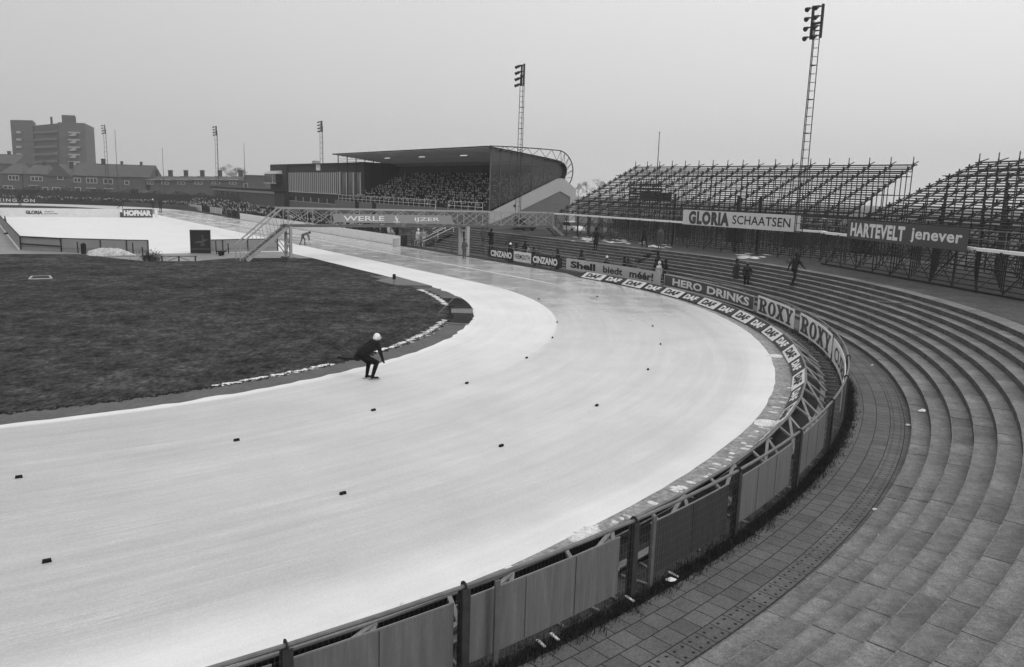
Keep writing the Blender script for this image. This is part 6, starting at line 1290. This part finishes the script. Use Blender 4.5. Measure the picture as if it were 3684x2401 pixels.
# ------------------------------------------------------------------ the skater
sk_p = gnd(864, 882, .012); hdg = math.atan2(CX.y, CX.x) + R(26); k = 1.13
sk = root('person', (0, 0, 0), 'skater in black with a white woolly cap, crouching forward on the inner lane', 'person', mtx=Matrix.Translation(sk_p) @ Matrix.Rotation(hdg, 4, 'Z'))
S = lambda x, y, z: V((x * k, y, z))
hipL, hipR = S(-.36, .1, .91), S(-.36, -.1, .91); knL, knR = S(-.06, .14, .60), S(.13, -.1, .62); anL, anR = S(-.12, .14, .16), S(0, -.12, .16); shL, shR = S(.06, .2, 1.33), S(.14, -.2, 1.31); elR, haR = S(.21, -.27, 1.0), S(.30, -.2, .75); elL, haL = S(-.22, .28, 1.06), S(-.40, .16, .80)
caps = [(hipL, hipR, .15, .15, 1), (S(-.33, .08, .97), S(.03, .1, 1.26), .165, .165, 0), (S(-.33, -.08, .97), S(.05, -.1, 1.25), .165, .165, 0), (shL, shR, .105, .105, 0), (S(-.2, 0, 1.0), S(.04, 0, 1.2), .175, .165, 0), (S(.1, 0, 1.34), S(.16, 0, 1.44), .06, .055, 2), (S(.17, 0, 1.51), S(.20, 0, 1.54), .092, .098, 2), (S(.235, 0, 1.47), S(.25, 0, 1.46), .055, .05, 2), (S(.29, 0, 1.52), S(.305, 0, 1.495), .016, .02, 2), (S(.18, .1, 1.52), S(.18, .105, 1.49), .02, .018, 2), (S(.18, -.1, 1.52), S(.18, -.105, 1.49), .02, .018, 2),
  (S(-.36, 0, .92), S(-.44, 0, .85), .18, .15, 0), (shR, elR, .088, .072, 0), (elR, haR, .07, .05, 0), (shL, elL, .088, .072, 0), (elL, haL, .07, .05, 0), (hipL, knL, .145, .095, 1), (knL, anL, .09, .06, 1), (hipR, knR, .15, .098, 1), (knR, anR, .095, .062, 1), (anL + V((0, 0, .02)), anL + V((-.01, 0, -.06)), .05, .045, 3), (anR + V((0, 0, .02)), anR + V((-.01, 0, -.06)), .05, .045, 3), (anL + V((-.04, 0, -.07)), anL + V((.19, .01, -.075)), .042, .034, 3), (anR + V((-.04, 0, -.07)), anR + V((.19, -.01, -.075)), .042, .034, 3)]
link('body', body(caps, [P['skater_jacket'], P['skater_tights'], P['skin'], P['leather']], .014, 'skater_body'), sk)
mb = MB(); mb.ell(S(.165, 0, 1.54), (.122, .112, .128), 16, 12); mb.ell(S(.12, 0, 1.49), (.095, .108, .085), 14, 10); link('woolly_cap', remesh(mb, .012, 'woolly_cap'), sk).data.materials.clear(); sk.children[-1].data.materials.append(P['wool_white'])
for o in sk.children:
    if o.name.startswith('woolly_cap'):
        for pl in o.data.polygons: pl.use_smooth = True; pl.material_index = 0
for h, e_ in ((haR, elR), (haL, elL)):
    mb = MB(); d = (h - e_).normalized()
    for a, b, r0, r1, mi in hand_caps(h + d * .01, d, V((1, 0, 0)) if abs(d.x) < .6 else V((0, 0, 1)), 0): capsule(mb, a, b, r0 * 1.15, r1 * 1.15, 8)
    gm = remesh(mb, .006, 'glove'); gm.materials.clear(); gm.materials.append(P['coat_black'])
    for pl in gm.polygons: pl.material_index = 0; pl.use_smooth = True
    link('glove', gm, sk)
for an in (anL, anR):
    mb = MB(); c = V((an.x + .06, an.y, .03)); mb.box(c, (.43, .004, .035)); s_ = mb.build('skate_blade', P['blade_steel'], sk, local=True)
    mb = MB(); mb.tube((an.x - .03, an.y, .04), (an.x - .03, an.y, .075), .02, 6); mb.tube((an.x + .13, an.y, .04), (an.x + .13, an.y, .075), .018, 6); mb.build('blade_mount', P['blade_steel'], s_, local=True)

# ------------------------------------------------------------------ crowds too dense to count
def low_person(mb, p, h, hd, mi, seated=False, rnd=None):
    c, s = math.cos(hd), math.sin(hd); f = V((c, s, 0)); l = V((-s, c, 0)); k = h / 1.75
    if seated: mb.tube(p + Z * .05 * k, p + f * .06 + Z * .55 * k, .17 * k, 6, .2 * k, mi=mi); mb.ell(p + f * .08 + Z * .78 * k, (.1 * k, .1 * k, .13 * k), 6, 5, mi=4 if rnd.random() < .6 else 3); mb.tube(p + f * .1 + l * .12 + Z * .12, p + f * .5 + l * .12 + Z * .1, .09, 5, mi=2)
    else: mb.tube(p, p + Z * .85 * k, .13 * k, 6, .17 * k, mi=2); mb.tube(p + Z * .8 * k, p + f * .05 + Z * 1.42 * k, .18 * k, 6, .22 * k, mi=mi); mb.ell(p + f * .06 + Z * 1.62 * k, (.1 * k, .1 * k, .13 * k), 6, 5, mi=4 if rnd.random() < .6 else 3)
CM = [P['coat_dark'], P['coat_mid'], P['coat_black'], P['hair'], P['skin'], P['coat_light'], P['coat_white']]
def tone_pick(r): x = r.random(); return 0 if x < .42 else 2 if x < .72 else 1 if x < .93 else 5 if x < .985 else 6
r = random.Random(77); mb = MB()
for kk in range(13):
    n = 51.95 + .78 * kk; z = 4.2 + .34 * kk; u = UE + 1.5 + r.random() * .3
    while u < UF - 1.5:
        if r.random() < .94: low_person(mb, un(u + r.gauss(0, .06), n + .3 + r.gauss(0, .05), z), r.uniform(1.5, 1.85), math.atan2(-NN.y, -NN.x) + r.gauss(0, .3), tone_pick(r), True, r)
        u += r.uniform(.46, .6)
stuff(mb.build('grandstand_crowd', CM), 'dense dark crowd seated in the covered grandstand', 'crowd')
mb = MB()
for i in range(560):
    u = r.uniform(44, 158); n = r.choice([r.uniform(41.0, 43.4), r.uniform(41.0, 43.4), r.uniform(43.7, 46)]) if u < 112 else r.uniform(43.0, 46.5)
    if 112 < u < 118 and r.random() < .5: continue
    low_person(mb, un(u, n, zstep(n) if u < 75 else .02 + .42 * max(0, n - 43.6)), r.uniform(1.5, 1.85), math.atan2(-NN.y, -NN.x) + r.gauss(0, .5), tone_pick(r), False, r)
stuff(mb.build('trackside_crowd', CM), 'dark line of spectators standing along the far straight', 'crowd')
mb = MB()
for i in range(330):
    th = r.uniform(.0, 2.0); low_person(mb, far(th, r.uniform(42.4, 46), 0), r.uniform(1.5, 1.9), r.uniform(0, 6.28), tone_pick(r), False, r)
stuff(mb.build('far_bend_crowd', CM), 'thin dark line of spectators round the far end of the track', 'crowd')
